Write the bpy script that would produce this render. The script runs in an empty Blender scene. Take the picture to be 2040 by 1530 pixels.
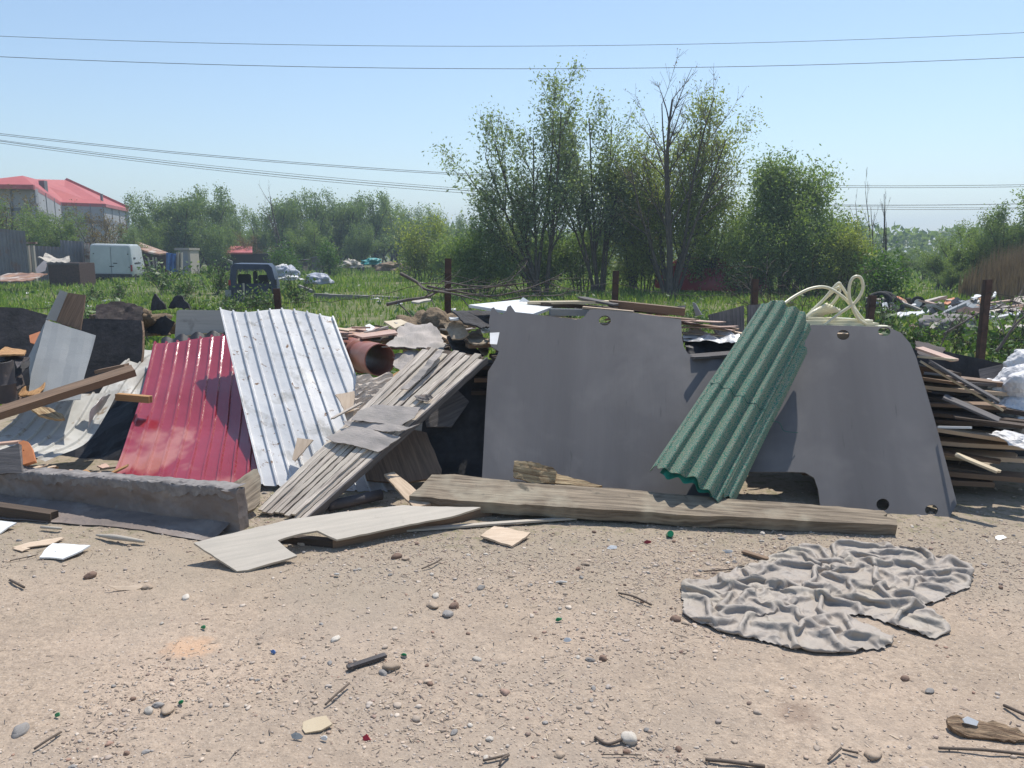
import bpy, bmesh, math, random
import numpy as np
from mathutils import Vector, Matrix, noise
from mathutils.geometry import delaunay_2d_cdt
R = math.radians
scene = bpy.context.scene
COL = scene.collection
rnd = random.Random(11)
npr = np.random.default_rng(5)

# ------------------------------------------------------------ camera maths
F = 1560.0; PITCH = R(9.6); CAMZ = 1.6
cam = bpy.data.cameras.new('camera'); cam.lens = F / 2040 * 36; cam.sensor_width = 36
cam.clip_end = 3000; cam.clip_start = 0.05
camo = bpy.data.objects.new('camera', cam); COL.objects.link(camo)
camo.location = (0, 0, CAMZ); camo.rotation_euler = (math.pi / 2 - PITCH, 0, 0)
scene.camera = camo
CO = Vector((0, 0, CAMZ))
def ray(px, py):
    dx, dz = (px - 1020) / F, -(py - 765) / F
    return Vector((dx, math.cos(PITCH) + dz * math.sin(PITCH), -math.sin(PITCH) + dz * math.cos(PITCH)))
def P(px, py, Y):
    r = ray(px, py); return CO + r * (Y / r.y)
def G(px, py, z=0.0):
    r = ray(px, py); p = CO + r * ((z - CAMZ) / r.z)
    return CO + r * ((z + ghs(p.x, p.y) - CAMZ) / r.z)   # z is counted from the dirt there
def plane(a, b, c):
    n = (b - a).cross(c - a).normalized()
    if n.dot(CO - a) < 0: n = -n
    return (a.copy(), n)
def hit(px, py, pl):
    r = ray(px, py); return CO + r * ((pl[0] - CO).dot(pl[1]) / r.dot(pl[1]))

# ------------------------------------------------------------ numpy noise
def _h(ix, iy, s):
    n = (ix.astype(np.int64) * 374761393 + iy.astype(np.int64) * 668265263 + s * 1442695041) & 0x7fffffff
    n = ((n ^ (n >> 13)) * 1274126177) & 0x7fffffff
    return ((n ^ (n >> 16)) & 0xffff) / 65535.0
def vn(x, y, s=0):
    x = np.asarray(x, float); y = np.asarray(y, float)
    ix = np.floor(x); iy = np.floor(y); fx = x - ix; fy = y - iy
    fx = fx * fx * (3 - 2 * fx); fy = fy * fy * (3 - 2 * fy)
    a = _h(ix, iy, s); b = _h(ix + 1, iy, s); c = _h(ix, iy + 1, s); d = _h(ix + 1, iy + 1, s)
    return (a + (b - a) * fx) * (1 - fy) + (c + (d - c) * fx) * fy - .5
def fbm(x, y, o=4, s=0):
    r = 0; a = 1.0
    for i in range(o):
        r = r + a * vn(np.asarray(x) * 2 ** i + 17 * i, np.asarray(y) * 2 ** i - 9 * i, s + i); a *= .5
    return r
def gh(x, y):
    """height of the ground"""
    x = np.asarray(x, float); y = np.asarray(y, float)
    near = np.clip((9 - y) / 3, 0, 1)
    h = .016 * fbm(x * .9, y * .9, 3, 3) + .007 * fbm(x * 7, y * 7, 3, 4) * near
    far = np.clip((y - 12) / 30, 0, 1)
    return h + far * .35 * fbm(x * .08, y * .08, 3, 8) - .004
def ghs(x, y): return float(gh(np.array([x]), np.array([y]))[0])

# ------------------------------------------------------------ tagging and linking
def tag(o, label=None, cat=None, group=None, kind=None):
    if label: o['label'] = label
    if cat: o['category'] = cat
    if group: o['group'] = group
    if kind: o['kind'] = kind
    return o
def wloc(o):
    v = o.location.copy()
    while o.parent: o = o.parent; v += o.location
    return v
def empty(name, loc, label=None, cat=None, group=None):
    o = bpy.data.objects.new(name, None); COL.objects.link(o); o.location = loc; o.empty_display_size = .1
    return tag(o, label, cat, group)
def mk(name, verts, faces, mat, parent=None, smooth=False, uvs=None, rndattr=None, origin=None):
    """verts are world coordinates; the object's origin goes to its base centre"""
    V = np.asarray(verts, float)
    if origin is None:
        lo = V.min(0); hi = V.max(0); origin = Vector(((lo[0] + hi[0]) / 2, (lo[1] + hi[1]) / 2, lo[2]))
    me = bpy.data.meshes.new(name)
    V = V - np.array(origin)
    if isinstance(faces, np.ndarray):
        nf, k = faces.shape
        me.vertices.add(len(V)); me.vertices.foreach_set('co', V.astype(np.float32).ravel())
        me.loops.add(nf * k); me.loops.foreach_set('vertex_index', faces.astype(np.int32).ravel())
        me.polygons.add(nf); me.polygons.foreach_set('loop_start', np.arange(0, nf * k, k, dtype=np.int32))
        me.polygons.foreach_set('loop_total', np.full(nf, k, dtype=np.int32))
        me.update(calc_edges=True)
    else:
        me.from_pydata([tuple(v) for v in V], [], faces); me.update()
    if uvs is not None:
        uvs = np.asarray(uvs, np.float32)
        li = np.empty(len(me.loops), np.int32); me.loops.foreach_get('vertex_index', li)
        uvl = me.uv_layers.new(name='UVMap'); uvl.data.foreach_set('uv', uvs[li].ravel())
    if rndattr is not None:
        a = me.attributes.new('rnd', 'FLOAT', 'FACE'); a.data.foreach_set('value', np.asarray(rndattr, np.float32))
    me.polygons.foreach_set('use_smooth', np.full(len(me.polygons), bool(smooth)))
    for m in (mat if isinstance(mat, (list, tuple)) else [mat]): me.materials.append(m)
    o = bpy.data.objects.new(name, me); COL.objects.link(o)
    if parent is not None:
        o.parent = parent; o.location = Vector(origin) - wloc(parent)
    else: o.location = origin
    return o
def copy_tree(o, parent=None):
    c = o.copy(); COL.objects.link(c)
    if parent is not None: c.parent = parent
    for ch in o.children: copy_tree(ch, c)
    return c

# ------------------------------------------------------------ materials
def node(nt, t, **k):
    n = nt.nodes.new(t)
    for a, b in k.items(): setattr(n, a, b)
    return n
def ramp(nt, fac, stops):
    r = node(nt, 'ShaderNodeValToRGB'); e = r.color_ramp.elements
    while len(e) < len(stops): e.new(.5)
    for i, (p, c) in enumerate(stops):
        e[i].position = p; e[i].color = (c[0], c[1], c[2], 1) if isinstance(c, (tuple, list)) else (c, c, c, 1)
    nt.links.new(fac, r.inputs[0]); return r.outputs[0]
def mix(nt, f, a, b, mode='MIX'):
    m = node(nt, 'ShaderNodeMix', data_type='RGBA', blend_type=mode)
    for s, v in ((0, f), (6, a), (7, b)):
        if hasattr(v, 'is_linked') or isinstance(v, bpy.types.NodeSocket): nt.links.new(v, m.inputs[s])
        elif s == 0: m.inputs[0].default_value = v
        else: m.inputs[s].default_value = (*v[:3], 1)
    return m.outputs[2]
def M(name, c1, c2=None, scale=6, rough=.7, bump=0., bscale=None, metal=0., coord='Object', stretch=(1, 1, 1), spots=None, spots2=None,
      lo=.35, hi=.65, spec=.4, bdist=.01, jitter=.0, bigbump=0., rvar=0., coat=0., big=None):
    m = bpy.data.materials.new(name); m.use_nodes = True; nt = m.node_tree; b = nt.nodes['Principled BSDF']
    tc = node(nt, 'ShaderNodeTexCoord'); oi = node(nt, 'ShaderNodeObjectInfo')
    mul = node(nt, 'ShaderNodeMath', operation='MULTIPLY'); mul.inputs[1].default_value = 37.
    nt.links.new(oi.outputs['Random'], mul.inputs[0])
    add = node(nt, 'ShaderNodeVectorMath', operation='ADD'); nt.links.new(tc.outputs[coord], add.inputs[0]); nt.links.new(mul.outputs[0], add.inputs[1])
    mp = node(nt, 'ShaderNodeMapping'); mp.inputs['Scale'].default_value = stretch; nt.links.new(add.outputs[0], mp.inputs[0])
    def nz(s, d=5, dist=0, src=None):
        n = node(nt, 'ShaderNodeTexNoise'); n.inputs['Scale'].default_value = s; n.inputs['Detail'].default_value = d
        n.inputs['Roughness'].default_value = .62; n.inputs['Distortion'].default_value = dist
        nt.links.new(src or mp.outputs[0], n.inputs['Vector']); return n.outputs[0]
    base = nz(scale)
    c2 = c2 or tuple(x * .8 for x in c1)
    col = ramp(nt, base, [(lo, c2), (hi, c1)])
    if big:
        col = mix(nt, ramp(nt, nz(big[1], 3, 0, add.outputs[0]), [(big[2], 0), (big[3], 1)]), col, big[0])
    for k, sp in enumerate((spots, spots2)):
        if sp:  # (colour, scale, lo, hi)
            f = ramp(nt, nz(sp[1], 4, .3, mp.outputs[0] if len(sp) > 4 else add.outputs[0]), [(sp[2], 0), (sp[3], 1)])
            col = mix(nt, f, col, sp[0])
    if jitter:
        hs = node(nt, 'ShaderNodeHueSaturation'); mr = node(nt, 'ShaderNodeMapRange')
        mr.inputs[3].default_value = 1 - jitter; mr.inputs[4].default_value = 1 + jitter
        nt.links.new(oi.outputs['Random'], mr.inputs[0]); nt.links.new(mr.outputs[0], hs.inputs['Value']); nt.links.new(col, hs.inputs['Color']); col = hs.outputs[0]
    nt.links.new(col, b.inputs['Base Color'])
    b.inputs['Roughness'].default_value = rough; b.inputs['Metallic'].default_value = metal
    b.inputs['Specular IOR Level'].default_value = spec; b.inputs['Coat Weight'].default_value = coat; b.inputs['Coat Roughness'].default_value = .10
    if rvar:
        mr = node(nt, 'ShaderNodeMapRange'); mr.inputs[3].default_value = max(rough - rvar, .05); mr.inputs[4].default_value = min(rough + rvar, 1)
        nt.links.new(nz(3, 3, 0, add.outputs[0]), mr.inputs[0]); nt.links.new(mr.outputs[0], b.inputs['Roughness'])
    if bump or bigbump:
        last = None
        for s, st, d, src in ((bscale or scale * 2, bump, bdist, mp.outputs[0]), (2.2, bigbump, .05, add.outputs[0])):
            if not st: continue
            bp = node(nt, 'ShaderNodeBump'); bp.inputs['Strength'].default_value = st; bp.inputs['Distance'].default_value = d
            nt.links.new(nz(s, 6, 0, src), bp.inputs['Height'])
            if last: nt.links.new(last, bp.inputs['Normal'])
            last = bp.outputs[0]
        nt.links.new(last, b.inputs['Normal'])
    return m
def leafmat(name, dark, light, trans=.35, hue=None):
    m = bpy.data.materials.new(name); m.use_nodes = True; nt = m.node_tree
    b = nt.nodes['Principled BSDF']; out = nt.nodes['Material Output']
    at = node(nt, 'ShaderNodeAttribute', attribute_name='rnd')
    stops = [(0, dark), (.8, light)] + ([(1, hue)] if hue else [])
    c = ramp(nt, at.outputs['Fac'], stops)
    nt.links.new(c, b.inputs['Base Color']); b.inputs['Roughness'].default_value = .5; b.inputs['Specular IOR Level'].default_value = .35
    t = node(nt, 'ShaderNodeBsdfTranslucent'); c2 = mix(nt, 1., c, (1.2, 1.25, .55), 'MULTIPLY'); nt.links.new(c2, t.inputs[0])
    ms = node(nt, 'ShaderNodeMixShader'); ms.inputs[0].default_value = trans
    nt.links.new(b.outputs[0], ms.inputs[1]); nt.links.new(t.outputs[0], ms.inputs[2]); nt.links.new(ms.outputs[0], out.inputs[0])
    return m
GR = (9, 1, 1)   # grain runs along u
WOODST = (1.2, 22, 1)
m = {}
m['grey_board'] = M('film_faced_board', (.140, .134, .134), (.106, .101, .102), 2.2, .55, .12, 60, spec=.3, coord='UV', stretch=(1, .10, 1), spots=((.07, .07, .07), 24, .66, .74, 1), rvar=.08, spots2=((.20, .188, .182), 1.6, .48, .8))
m['red'] = M('red_painted_steel', (.33, .034, .052), (.28, .028, .042), 3, .20, .03, 30, spec=.6, bigbump=.30, coord='UV', spots=((.50, .22, .22), 9, .70, .80), coat=.9, rvar=.06, spots2=((.46, .17, .14), 1.1, .55, .62))  # spots2 paints large pinkish glare patches into the red
m['galv'] = M('galvanised_steel', (.70, .69, .67), (.58, .58, .57), 5, .36, .08, 40, metal=.12, bigbump=.12, coord='UV', spots=((.22, .13, .07), 22, .62, .70), spots2=((.40, .39, .36), 5, .54, .70), rvar=.08)
m['white_sheet'] = M('dirty_white_steel', (.55, .54, .50), (.42, .41, .37), 3, .5, .08, 30, spec=.4, coord='UV', spots=((.25, .19, .13), 12, .58, .70), spots2=((.36, .34, .30), 3, .5, .62))
m['pale_sheet'] = M('pale_grey_steel', (.25, .262, .26), (.21, .22, .22), 2, .42, .05, 20, coord='UV', spots=((.2, .17, .13), 20, .68, .76), bigbump=.1)
def green_mat():
    mm = M('green_granule_roofing', (.27, .27, .20), (.012, .17, .12), 150, .8, .5, 200, coord='Object', lo=.47, hi=.52, bdist=.002)
    return mm
m['green'] = green_mat()
m['green_edge'] = M('green_coating', (.02, .28, .21), (.015, .17, .13), 20, .6, .1)
m['weathered'] = M('weathered_grey_wood', (.70, .61, .51), (.30, .25, .205), 3.5, .85, .9, 6, coord='UV', stretch=WOODST, big=((.60, .53, .43), 2.5, .45, .7), bdist=.008, jitter=.12)
m['old_beam'] = M('old_beam_wood', (.31, .25, .18), (.11, .085, .06), 2.6, .85, 1., 4, coord='UV', stretch=(1, 16, 1), big=((.36, .32, .24), 3, .5, .75), bdist=.01, spots=((.09, .08, .06), 5, .62, .70))
m['brown_wood'] = M('brown_wood', (.26, .17, .11), (.15, .10, .065), 3, .75, .4, 5, coord='UV', stretch=WOODST, jitter=.2)
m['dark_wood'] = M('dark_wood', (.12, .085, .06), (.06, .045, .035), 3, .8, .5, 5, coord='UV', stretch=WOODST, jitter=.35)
m['grey_wood'] = M('dark_grey_wood', (.16, .145, .14), (.085, .08, .078), 3, .85, .5, 5, coord='UV', stretch=WOODST, jitter=.2)
m['pale_wood'] = M('pale_wood', (.58, .45, .32), (.42, .31, .21), 3, .7, .3, 5, coord='UV', stretch=WOODST, jitter=.12)
m['split_wood'] = M('splintered_wood', (.50, .38, .22), (.16, .09, .04), 4, .8, .9, 5, coord='UV', stretch=(1.5, 18, 1), bdist=.01)
m['rotten'] = M('rotten_wood', (.34, .24, .15), (.10, .06, .035), 5, .9, 1., 8, coord='UV', stretch=(2, 14, 1), bdist=.01)
m['ply'] = M('plywood_offcut', (.62, .49, .36), (.50, .38, .27), 3, .7, .2, 8, coord='UV', stretch=(1.5, 14, 1), spots=((.10, .07, .05), 7, .66, .76))
m['light_board'] = M('light_grey_board', (.47, .42, .35), (.40, .36, .30), 3, .65, .18, 6, coord='UV', stretch=(1, 15, 1), spots=((.24, .21, .17), 5, .60, .78), bdist=.004)
m['pink_board'] = M('pinkish_board', (.55, .37, .28), (.47, .31, .235), 3, .5, .1, coord='UV')
m['cream_board'] = M('cream_board', (.62, .52, .36), (.52, .42, .28), 3, .5, .1, coord='UV')
m['white_board'] = M('white_board', (.78, .78, .76), (.68, .68, .66), 4, .4, .05, coord='UV')
m['orange'] = M('orange_plastic', (.62, .24, .10), (.50, .18, .07), 5, .5, .1)
m['ochre'] = M('ochre_wood', (.50, .29, .12), (.30, .15, .06), 4, .7, .5, coord='UV', stretch=WOODST)
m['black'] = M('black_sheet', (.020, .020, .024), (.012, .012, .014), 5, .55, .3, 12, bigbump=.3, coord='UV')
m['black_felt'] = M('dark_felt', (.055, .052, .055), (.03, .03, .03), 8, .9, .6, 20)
m['brown_felt'] = M('brown_sheet', (.075, .055, .05), (.045, .035, .03), 6, .8, .5, 14, spots=((.13, .10, .08), 9, .62, .74))
m['grey_felt'] = M('grey_roofing_felt', (.44, .39, .35), (.32, .29, .26), 4, .85, .35, 30, bigbump=.2, coord='UV', spots=((.36, .33, .29), 4, .55, .75), stretch=(1, 3, 1))
m['bark'] = M('flaking_chipboard', (.38, .32, .24), (.16, .12, .08), 9, .9, 1., 18, coord='UV', bdist=.015)
m['wrap'] = M('grey_fabric', (.22, .18, .158), (.175, .145, .128), 2.5, .8, .25, 160, bigbump=.35, spots=((.34, .31, .285), 3, .5, .8))
m['wrap_top'] = M('paler_fabric', (.27, .25, .235), (.15, .135, .13), 14, .85, .7, 22, bdist=.008)  # paler fabric for upward faces, right end, lip and threads
m['tarp'] = M('grey_tarpaulin', (.38, .33, .28), (.31, .27, .23), 5, .62, .12, 60, spec=.45, spots=((.40, .35, .28), 4, .5, .7), spots2=((.26, .22, .17), 9, .64, .8))
m['pipe'] = M('brown_pvc', (.33, .125, .085), (.27, .10, .07), 5, .42, .02, spots=((.38, .22, .17), 6, .5, .8))
m['pvc'] = M('cream_pvc', (.74, .69, .50), (.68, .63, .44), 5, .35, .02, spec=.5)
m['rust'] = M('rusty_steel', (.10, .058, .045), (.055, .034, .028), 14, .85, .4, 30)
m['drum'] = M('drum_steel', (.085, .075, .075), (.055, .048, .046), 5, .6, .3, 20, spots=((.20, .15, .12), 9, .6, .72))
m['wire'] = M('wire', (.04, .032, .03), None, 5, .7)
m['green_wire'] = M('green_wire', (.02, .12, .09), None, 5, .5)
m['stone'] = [M('stone_' + n, c, tuple(x * .72 for x in c), 30, .75, .3, 60, jitter=.18) for n, c in
              (('tan', (.44, .34, .25)), ('grey', (.30, .28, .26)), ('pale', (.60, .54, .46)), ('brown', (.25, .16, .115)))]
m['soil'] = M('loose_soil', (.27, .20, .13), (.15, .11, .07), 8, .95, 1., 20, bdist=.03)
m['trunk'] = M('tree_bark', (.115, .095, .075), (.06, .05, .04), 6, .9, .6, 12)
m['twig'] = M('dry_twig', (.15, .115, .09), (.09, .07, .055), 10, .85, .3)
m['dead'] = M('dead_branch', (.16, .135, .12), (.10, .085, .075), 10, .9, .3)
m['glass_green'] = M('green_plastic', (.02, .28, .12), None, 5, .3)
m['sack'] = M('white_woven_sack', (.72, .71, .70), (.58, .57, .57), 6, .6, .25, 60, bigbump=.4)
m['concrete'] = M('concrete', (.25, .235, .22), (.16, .15, .14), 5, .9, .4)
m['brick'] = M('grey_block_wall', (.40, .40, .41), (.34, .34, .35), .8, .9, .1)
m['belt'] = M('concrete_belt', (.22, .22, .225), None, 2, .9)
m['roof_red'] = M('red_tile_roof', (.42, .075, .062), (.36, .06, .05), 1, .6, .2, 6, spec=.55)
m['roof_pink'] = M('pink_roof', (.50, .14, .13), (.42, .10, .10), 2, .5, .2)
m['rust_roof'] = M('rusty_corrugated_roof', (.36, .20, .12), (.16, .08, .055), 1.6, .7, .3, spots=((.45, .38, .32), 1.3, .5, .6))
m['rust_fence'] = M('grey_corrugated_fence', (.21, .20, .215), (.15, .14, .15), 1.2, .6, .2, spots=((.20, .11, .09), 1.5, .55, .68))
m['van_white'] = M('dull_white_paint', (.50, .54, .55), (.43, .47, .48), 2, .4, .05, spots=((.25, .22, .19), 9, .70, .76))
m['van_blue'] = M('dark_blue_paint', (.028, .042, .085), (.018, .025, .05), 4, .4, .1)
m['van_dark'] = M('dark_plastic', (.03, .03, .032), None, 5, .6)
m['tail'] = M('red_tail_light', (.35, .04, .04), None, 5, .25)
m['blue_tarp'] = M('blue_tarpaulin', (.10, .24, .55), (.06, .15, .38), 3, .5, .3, bigbump=.5)
m['teal_tarp'] = M('teal_tarpaulin', (.02, .26, .24), (.01, .16, .15), 3, .5, .3)
m['grey_tarp'] = M('pale_grey_tarp', (.42, .44, .50), (.28, .30, .35), 3, .5, .4, bigbump=.4)
m['car_red'] = M('red_car_paint', (.32, .02, .03), (.25, .015, .025), 3, .3)
m['tyre'] = M('tyre_rubber', (.025, .025, .025), None, 9, .85, .3)
m['dull_white'] = M('painted_white', (.70, .70, .70), (.55, .55, .54), 6, .5, .1)
m['leafA'] = leafmat('willow_leaf', (.16, .215, .12), (.28, .345, .20), .52, (.30, .34, .24))
m['leafB'] = leafmat('spring_leaf', (.17, .215, .06), (.33, .38, .12), .52, (.30, .31, .10))
m['leafC'] = leafmat('bush_leaf', (.12, .185, .06), (.23, .31, .11), .5, (.25, .30, .17))
m['leafD'] = leafmat('far_leaf', (.12, .18, .09), (.20, .27, .13), .48)
m['leafG'] = leafmat('green_shrub', (.05, .10, .02), (.10, .19, .04), .4)
m['leafBrown'] = leafmat('reddish_leaf', (.14, .085, .045), (.21, .16, .075), .35)
m['grass'] = leafmat('grass_blade', (.095, .17, .03), (.22, .33, .065), .45, (.42, .40, .20))
m['reed'] = leafmat('dry_reed', (.17, .115, .085), (.27, .195, .15), .25)
m['weed'] = leafmat('weed_leaf', (.05, .11, .03), (.13, .21, .06), .35, (.42, .44, .30))

# sharp creases of the tarpaulin and the sacks: crumpled-film relief
def creases(mm, sc, st, dist):
    nt = mm.node_tree; b = nt.nodes['Principled BSDF']; g = node(nt, 'ShaderNodeTexCoord')
    n0 = node(nt, 'ShaderNodeTexNoise'); n0.inputs['Scale'].default_value = sc * .7; n0.inputs['Detail'].default_value = 3; nt.links.new(g.outputs['Object'], n0.inputs['Vector'])
    mx = node(nt, 'ShaderNodeVectorMath', operation='MULTIPLY_ADD'); nt.links.new(n0.outputs[1], mx.inputs[0]); mx.inputs[1].default_value = (.25, .25, .25); nt.links.new(g.outputs['Object'], mx.inputs[2])
    last = b.inputs['Normal'].links[0].from_socket if b.inputs['Normal'].links else None
    for k, (s_, w_) in enumerate(((sc, st), (sc * 2.3, st * .6))):
        v = node(nt, 'ShaderNodeTexVoronoi', feature='F1'); v.inputs['Scale'].default_value = s_; nt.links.new(mx.outputs[0], v.inputs['Vector'])
        bp = node(nt, 'ShaderNodeBump'); bp.inputs['Strength'].default_value = w_; bp.inputs['Distance'].default_value = dist / (k + 1); nt.links.new(v.outputs['Distance'], bp.inputs['Height'])
        if last: nt.links.new(last, bp.inputs['Normal'])
        last = bp.outputs[0]
    nt.links.new(last, b.inputs['Normal'])
creases(m['tarp'], 7, .55, .05); creases(m['sack'], 9, .7, .04); creases(m['grey_tarp'], 4, .6, .08); creases(m['wrap'], 6, .5, .04)
# ------------------------------------------------------------ shape helpers
def inpoly(px, py, poly):
    c = False; j = len(poly) - 1
    for i in range(len(poly)):
        xi, yi = poly[i]; xj, yj = poly[j]
        if (yi > py) != (yj > py) and px < (xj - xi) * (py - yi) / (yj - yi) + xi: c = not c
        j = i
    return c
def densify(poly, step, jit, rg):
    out = []
    for i in range(len(poly)):
        a = Vector(poly[i]); b = Vector(poly[(i + 1) % len(poly)]); L = (b - a).length
        n = max(1, int(L / step)); d = (b - a) / max(L, 1e-6); nn = Vector((-d.y, d.x))
        for k in range(n):
            p = a.lerp(b, k / n)
            if jit and k: p = p + nn * rg.uniform(-jit, jit)
            out.append((p.x, p.y))
    return out
def sheet(name, out, pl, thick, mat, label=None, cat='board', group=None, parent=None, res=.08, amp=0., freq=3., jag=0., holes=(), grain=None, disp=None, smooth=False, three=False, edge_mat=None):
    """a board or sheet: outline given as picture points laid on a plane in the place (or as 3D points), real thickness behind it"""
    pts = [Vector(p) for p in out] if three else [hit(x, y, pl) for x, y in out]
    o, n = pl[0], pl[1]
    if grain is None:
        k = max(range(len(pts)), key=lambda i: (pts[(i + 1) % len(pts)] - pts[i]).length); u = (pts[(k + 1) % len(pts)] - pts[k])
    else:
        u = (hit(*grain[1], pl) - hit(*grain[0], pl)) if not three else Vector(grain[1]) - Vector(grain[0])
    u = (u - n * u.dot(n)).normalized(); v = n.cross(u)
    to2 = lambda p: ((p - o).dot(u), (p - o).dot(v))
    rg = random.Random(hash((name, round(pts[0].x, 3), round(pts[0].y, 3))) & 0xffff)
    rg = random.Random(int(abs(pts[0].x * 1000) + abs(pts[0].y * 3000)))
    poly = densify([to2(p) for p in pts], res, jag, rg)
    hp = [densify([to2(hit(x, y, pl)) for x, y in h], res, 0, rg) for h in holes]
    vs = [Vector(p) for p in poly]; es = [(i, (i + 1) % len(poly)) for i in range(len(poly))]
    for h in hp:
        b = len(vs); vs += [Vector(p) for p in h]; es += [(b + i, b + (i + 1) % len(h)) for i in range(len(h))]
    if amp or disp:
        xs = [p[0] for p in poly]; ys = [p[1] for p in poly]
        x = min(xs) + res / 2
        while x < max(xs):
            y = min(ys) + res / 2
            while y < max(ys):
                q = (x + rg.uniform(-.1, .1) * res, y + rg.uniform(-.1, .1) * res)
                if inpoly(q[0], q[1], poly): vs.append(Vector(q))
                y += res
            x += res
    r = delaunay_2d_cdt(vs, es, [], 1, 1e-6)
    V2, Fc = r[0], r[2]
    fs = []
    for f in Fc:
        cx = sum(V2[i].x for i in f) / len(f); cy = sum(V2[i].y for i in f) / len(f)
        if inpoly(cx, cy, poly) and not any(inpoly(cx, cy, h) for h in hp): fs.append(list(f))
    sd = rg.uniform(0, 90)
    top = []
    for p in V2:
        w = 0
        if amp: w += amp * noise.noise(Vector((p.x * freq + sd, p.y * freq, sd))) + amp * .35 * noise.noise(Vector((p.x * freq * 3 + sd, p.y * freq * 3, 5)))
        if disp: w += disp(p.x, p.y)
        top.append(o + u * p.x + v * p.y + n * w)
    N = len(top); verts = top + [p - n * thick for p in top]
    nf = (u.cross(v)).dot(n)
    F2 = []
    cnt = {}
    for f in fs:
        a, b, c = V2[f[0]], V2[f[1]], V2[f[2]]
        if ((b - a).x * (c - a).y - (b - a).y * (c - a).x) * nf < 0: f.reverse()
        F2.append(f); F2.append([i + N for i in reversed(f)])
        for i in range(len(f)): cnt[(f[i], f[(i + 1) % len(f)])] = 1
    ntop = len(F2)
    for (a, b) in list(cnt):
        if (b, a) not in cnt: F2.append([b, a, a + N, b + N])
    uv = [(p.x, p.y) for p in V2] + [(p.x + thick * .3, p.y + thick * .9) for p in V2]
    ob = mk(name, verts, F2, [mat, edge_mat or mat], parent, smooth, uv)
    if edge_mat:
        for i, pg in enumerate(ob.data.polygons):
            if i >= ntop: pg.material_index = 1
    if smooth:
        for e in ob.data.edges: pass
        ob.data.set_sharp_from_angle(angle=R(40))
    if parent is None: tag(ob, label, cat, group)
    return ob
def plank(name, A, B, w, t, mat, label=None, cat='board', group=None, parent=None, up=None, jag=.01, warp=.004, seg=10, wseg=3, taper=1., side=None):
    """a sawn board from A to B, width w, thickness t, with broken, slightly uneven ends"""
    A = Vector(A); B = Vector(B); d = (B - A); L = d.length; d.normalize()
    up = Vector(up) if up else Vector((0, 0, 1))
    s = Vector(side).normalized() if side else d.cross(up).normalized()
    s = (s - d * s.dot(d)).normalized(); n = s.cross(d).normalized()
    rg = random.Random(int(abs(A.x * 977) + abs(B.y * 3331) + abs(A.z * 771)))
    je = [[rg.uniform(-jag, jag) for _ in range(wseg + 1)] for _ in (0, 1)]
    sd = rg.uniform(0, 50); V = []; UV = []
    for i in range(seg + 1):
        f = i / seg; ww = w * (1 + (taper - 1) * f)
        for side_ in (1, -1):
            for j in range(wseg + 1):
                g = j / wseg - .5
                along = f * L + (je[0][j] if i == 0 else je[1][j] if i == seg else 0)
                e = warp * noise.noise(Vector((f * L * 1.5 + sd, g * w * 3, sd)))
                ew = warp * .6 * noise.noise(Vector((f * L * 6, sd, j * 7.)))
                V.append(A + d * along + s * (g * ww + ew) + n * (side_ * t / 2 + e)); UV.append((along, g * ww + (0 if side_ > 0 else .37)))
    k = wseg + 1; st = 2 * k; Fc = []
    for i in range(seg):
        a = i * st; b = a + st
        for j in range(wseg):
            Fc.append([a + j, a + j + 1, b + j + 1, b + j]); Fc.append([a + k + j + 1, a + k + j, b + k + j, b + k + j + 1])
        Fc.append([a, b, b + k, a + k]); Fc.append([a + wseg, a + k + wseg, b + k + wseg, b + wseg])
    for j in range(wseg):
        Fc.append([j + 1, j, k + j, k + j + 1]); e = seg * st; Fc.append([e + j, e + j + 1, e + k + j + 1, e + k + j])
    ob = mk(name, V, Fc, mat, parent, False, UV)
    bm = bmesh.new(); bm.from_mesh(ob.data); bmesh.ops.recalc_face_normals(bm, faces=bm.faces); bm.to_mesh(ob.data); bm.free()
    if parent is None: tag(ob, label, cat, group)
    return ob
def tube_geo(pts, rad, ns=6, cap=True, base=0):
    pts = [Vector(p) for p in pts]; n = len(pts)
    rad = rad if isinstance(rad, (list, tuple)) else [rad] * n
    V = []; Fc = []; prev = None
    for i, p in enumerate(pts):
        d = (pts[min(i + 1, n - 1)] - pts[max(i - 1, 0)])
        d = d.normalized() if d.length > 1e-9 else Vector((0, 0, 1))
        if prev is None: a = d.cross(Vector((.13, .27, .95))).normalized()
        else: a = (prev - d * prev.dot(d)).normalized()
        prev = a; b = d.cross(a)
        for k in range(ns):
            t = 2 * math.pi * k / ns; V.append(p + (a * math.cos(t) + b * math.sin(t)) * rad[i])
    for i in range(n - 1):
        for k in range(ns):
            q = base + i * ns; Fc.append([q + k, q + (k + 1) % ns, q + ns + (k + 1) % ns, q + ns + k])
    if cap:
        Fc.append([base + k for k in reversed(range(ns))]); Fc.append([base + (n - 1) * ns + k for k in range(ns)])
    return V, Fc
def tubes(name, lines, mat, label=None, cat=None, group=None, parent=None, ns=6, smooth=True):
    V = []; Fc = []
    for pts, rad in lines:
        v, f = tube_geo(pts, rad, ns, True, len(V)); V += v; Fc += f
    ob = mk(name, V, Fc, mat, parent, smooth)
    if parent is None: tag(ob, label, cat, group)
    return ob
def spline(pts, n=10):
    pts = [Vector(p) for p in pts]; out = []
    P4 = [pts[0] * 2 - pts[1]] + pts + [pts[-1] * 2 - pts[-2]]
    for i in range(1, len(P4) - 2):
        p0, p1, p2, p3 = P4[i - 1:i + 3]
        for k in range(n):
            t = k / n
            out.append(.5 * ((2 * p1) + (p2 - p0) * t + (2 * p0 - 5 * p1 + 4 * p2 - p3) * t * t + (3 * p1 - p0 - 3 * p2 + p3) * t ** 3))
    out.append(pts[-1]); return out
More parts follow.
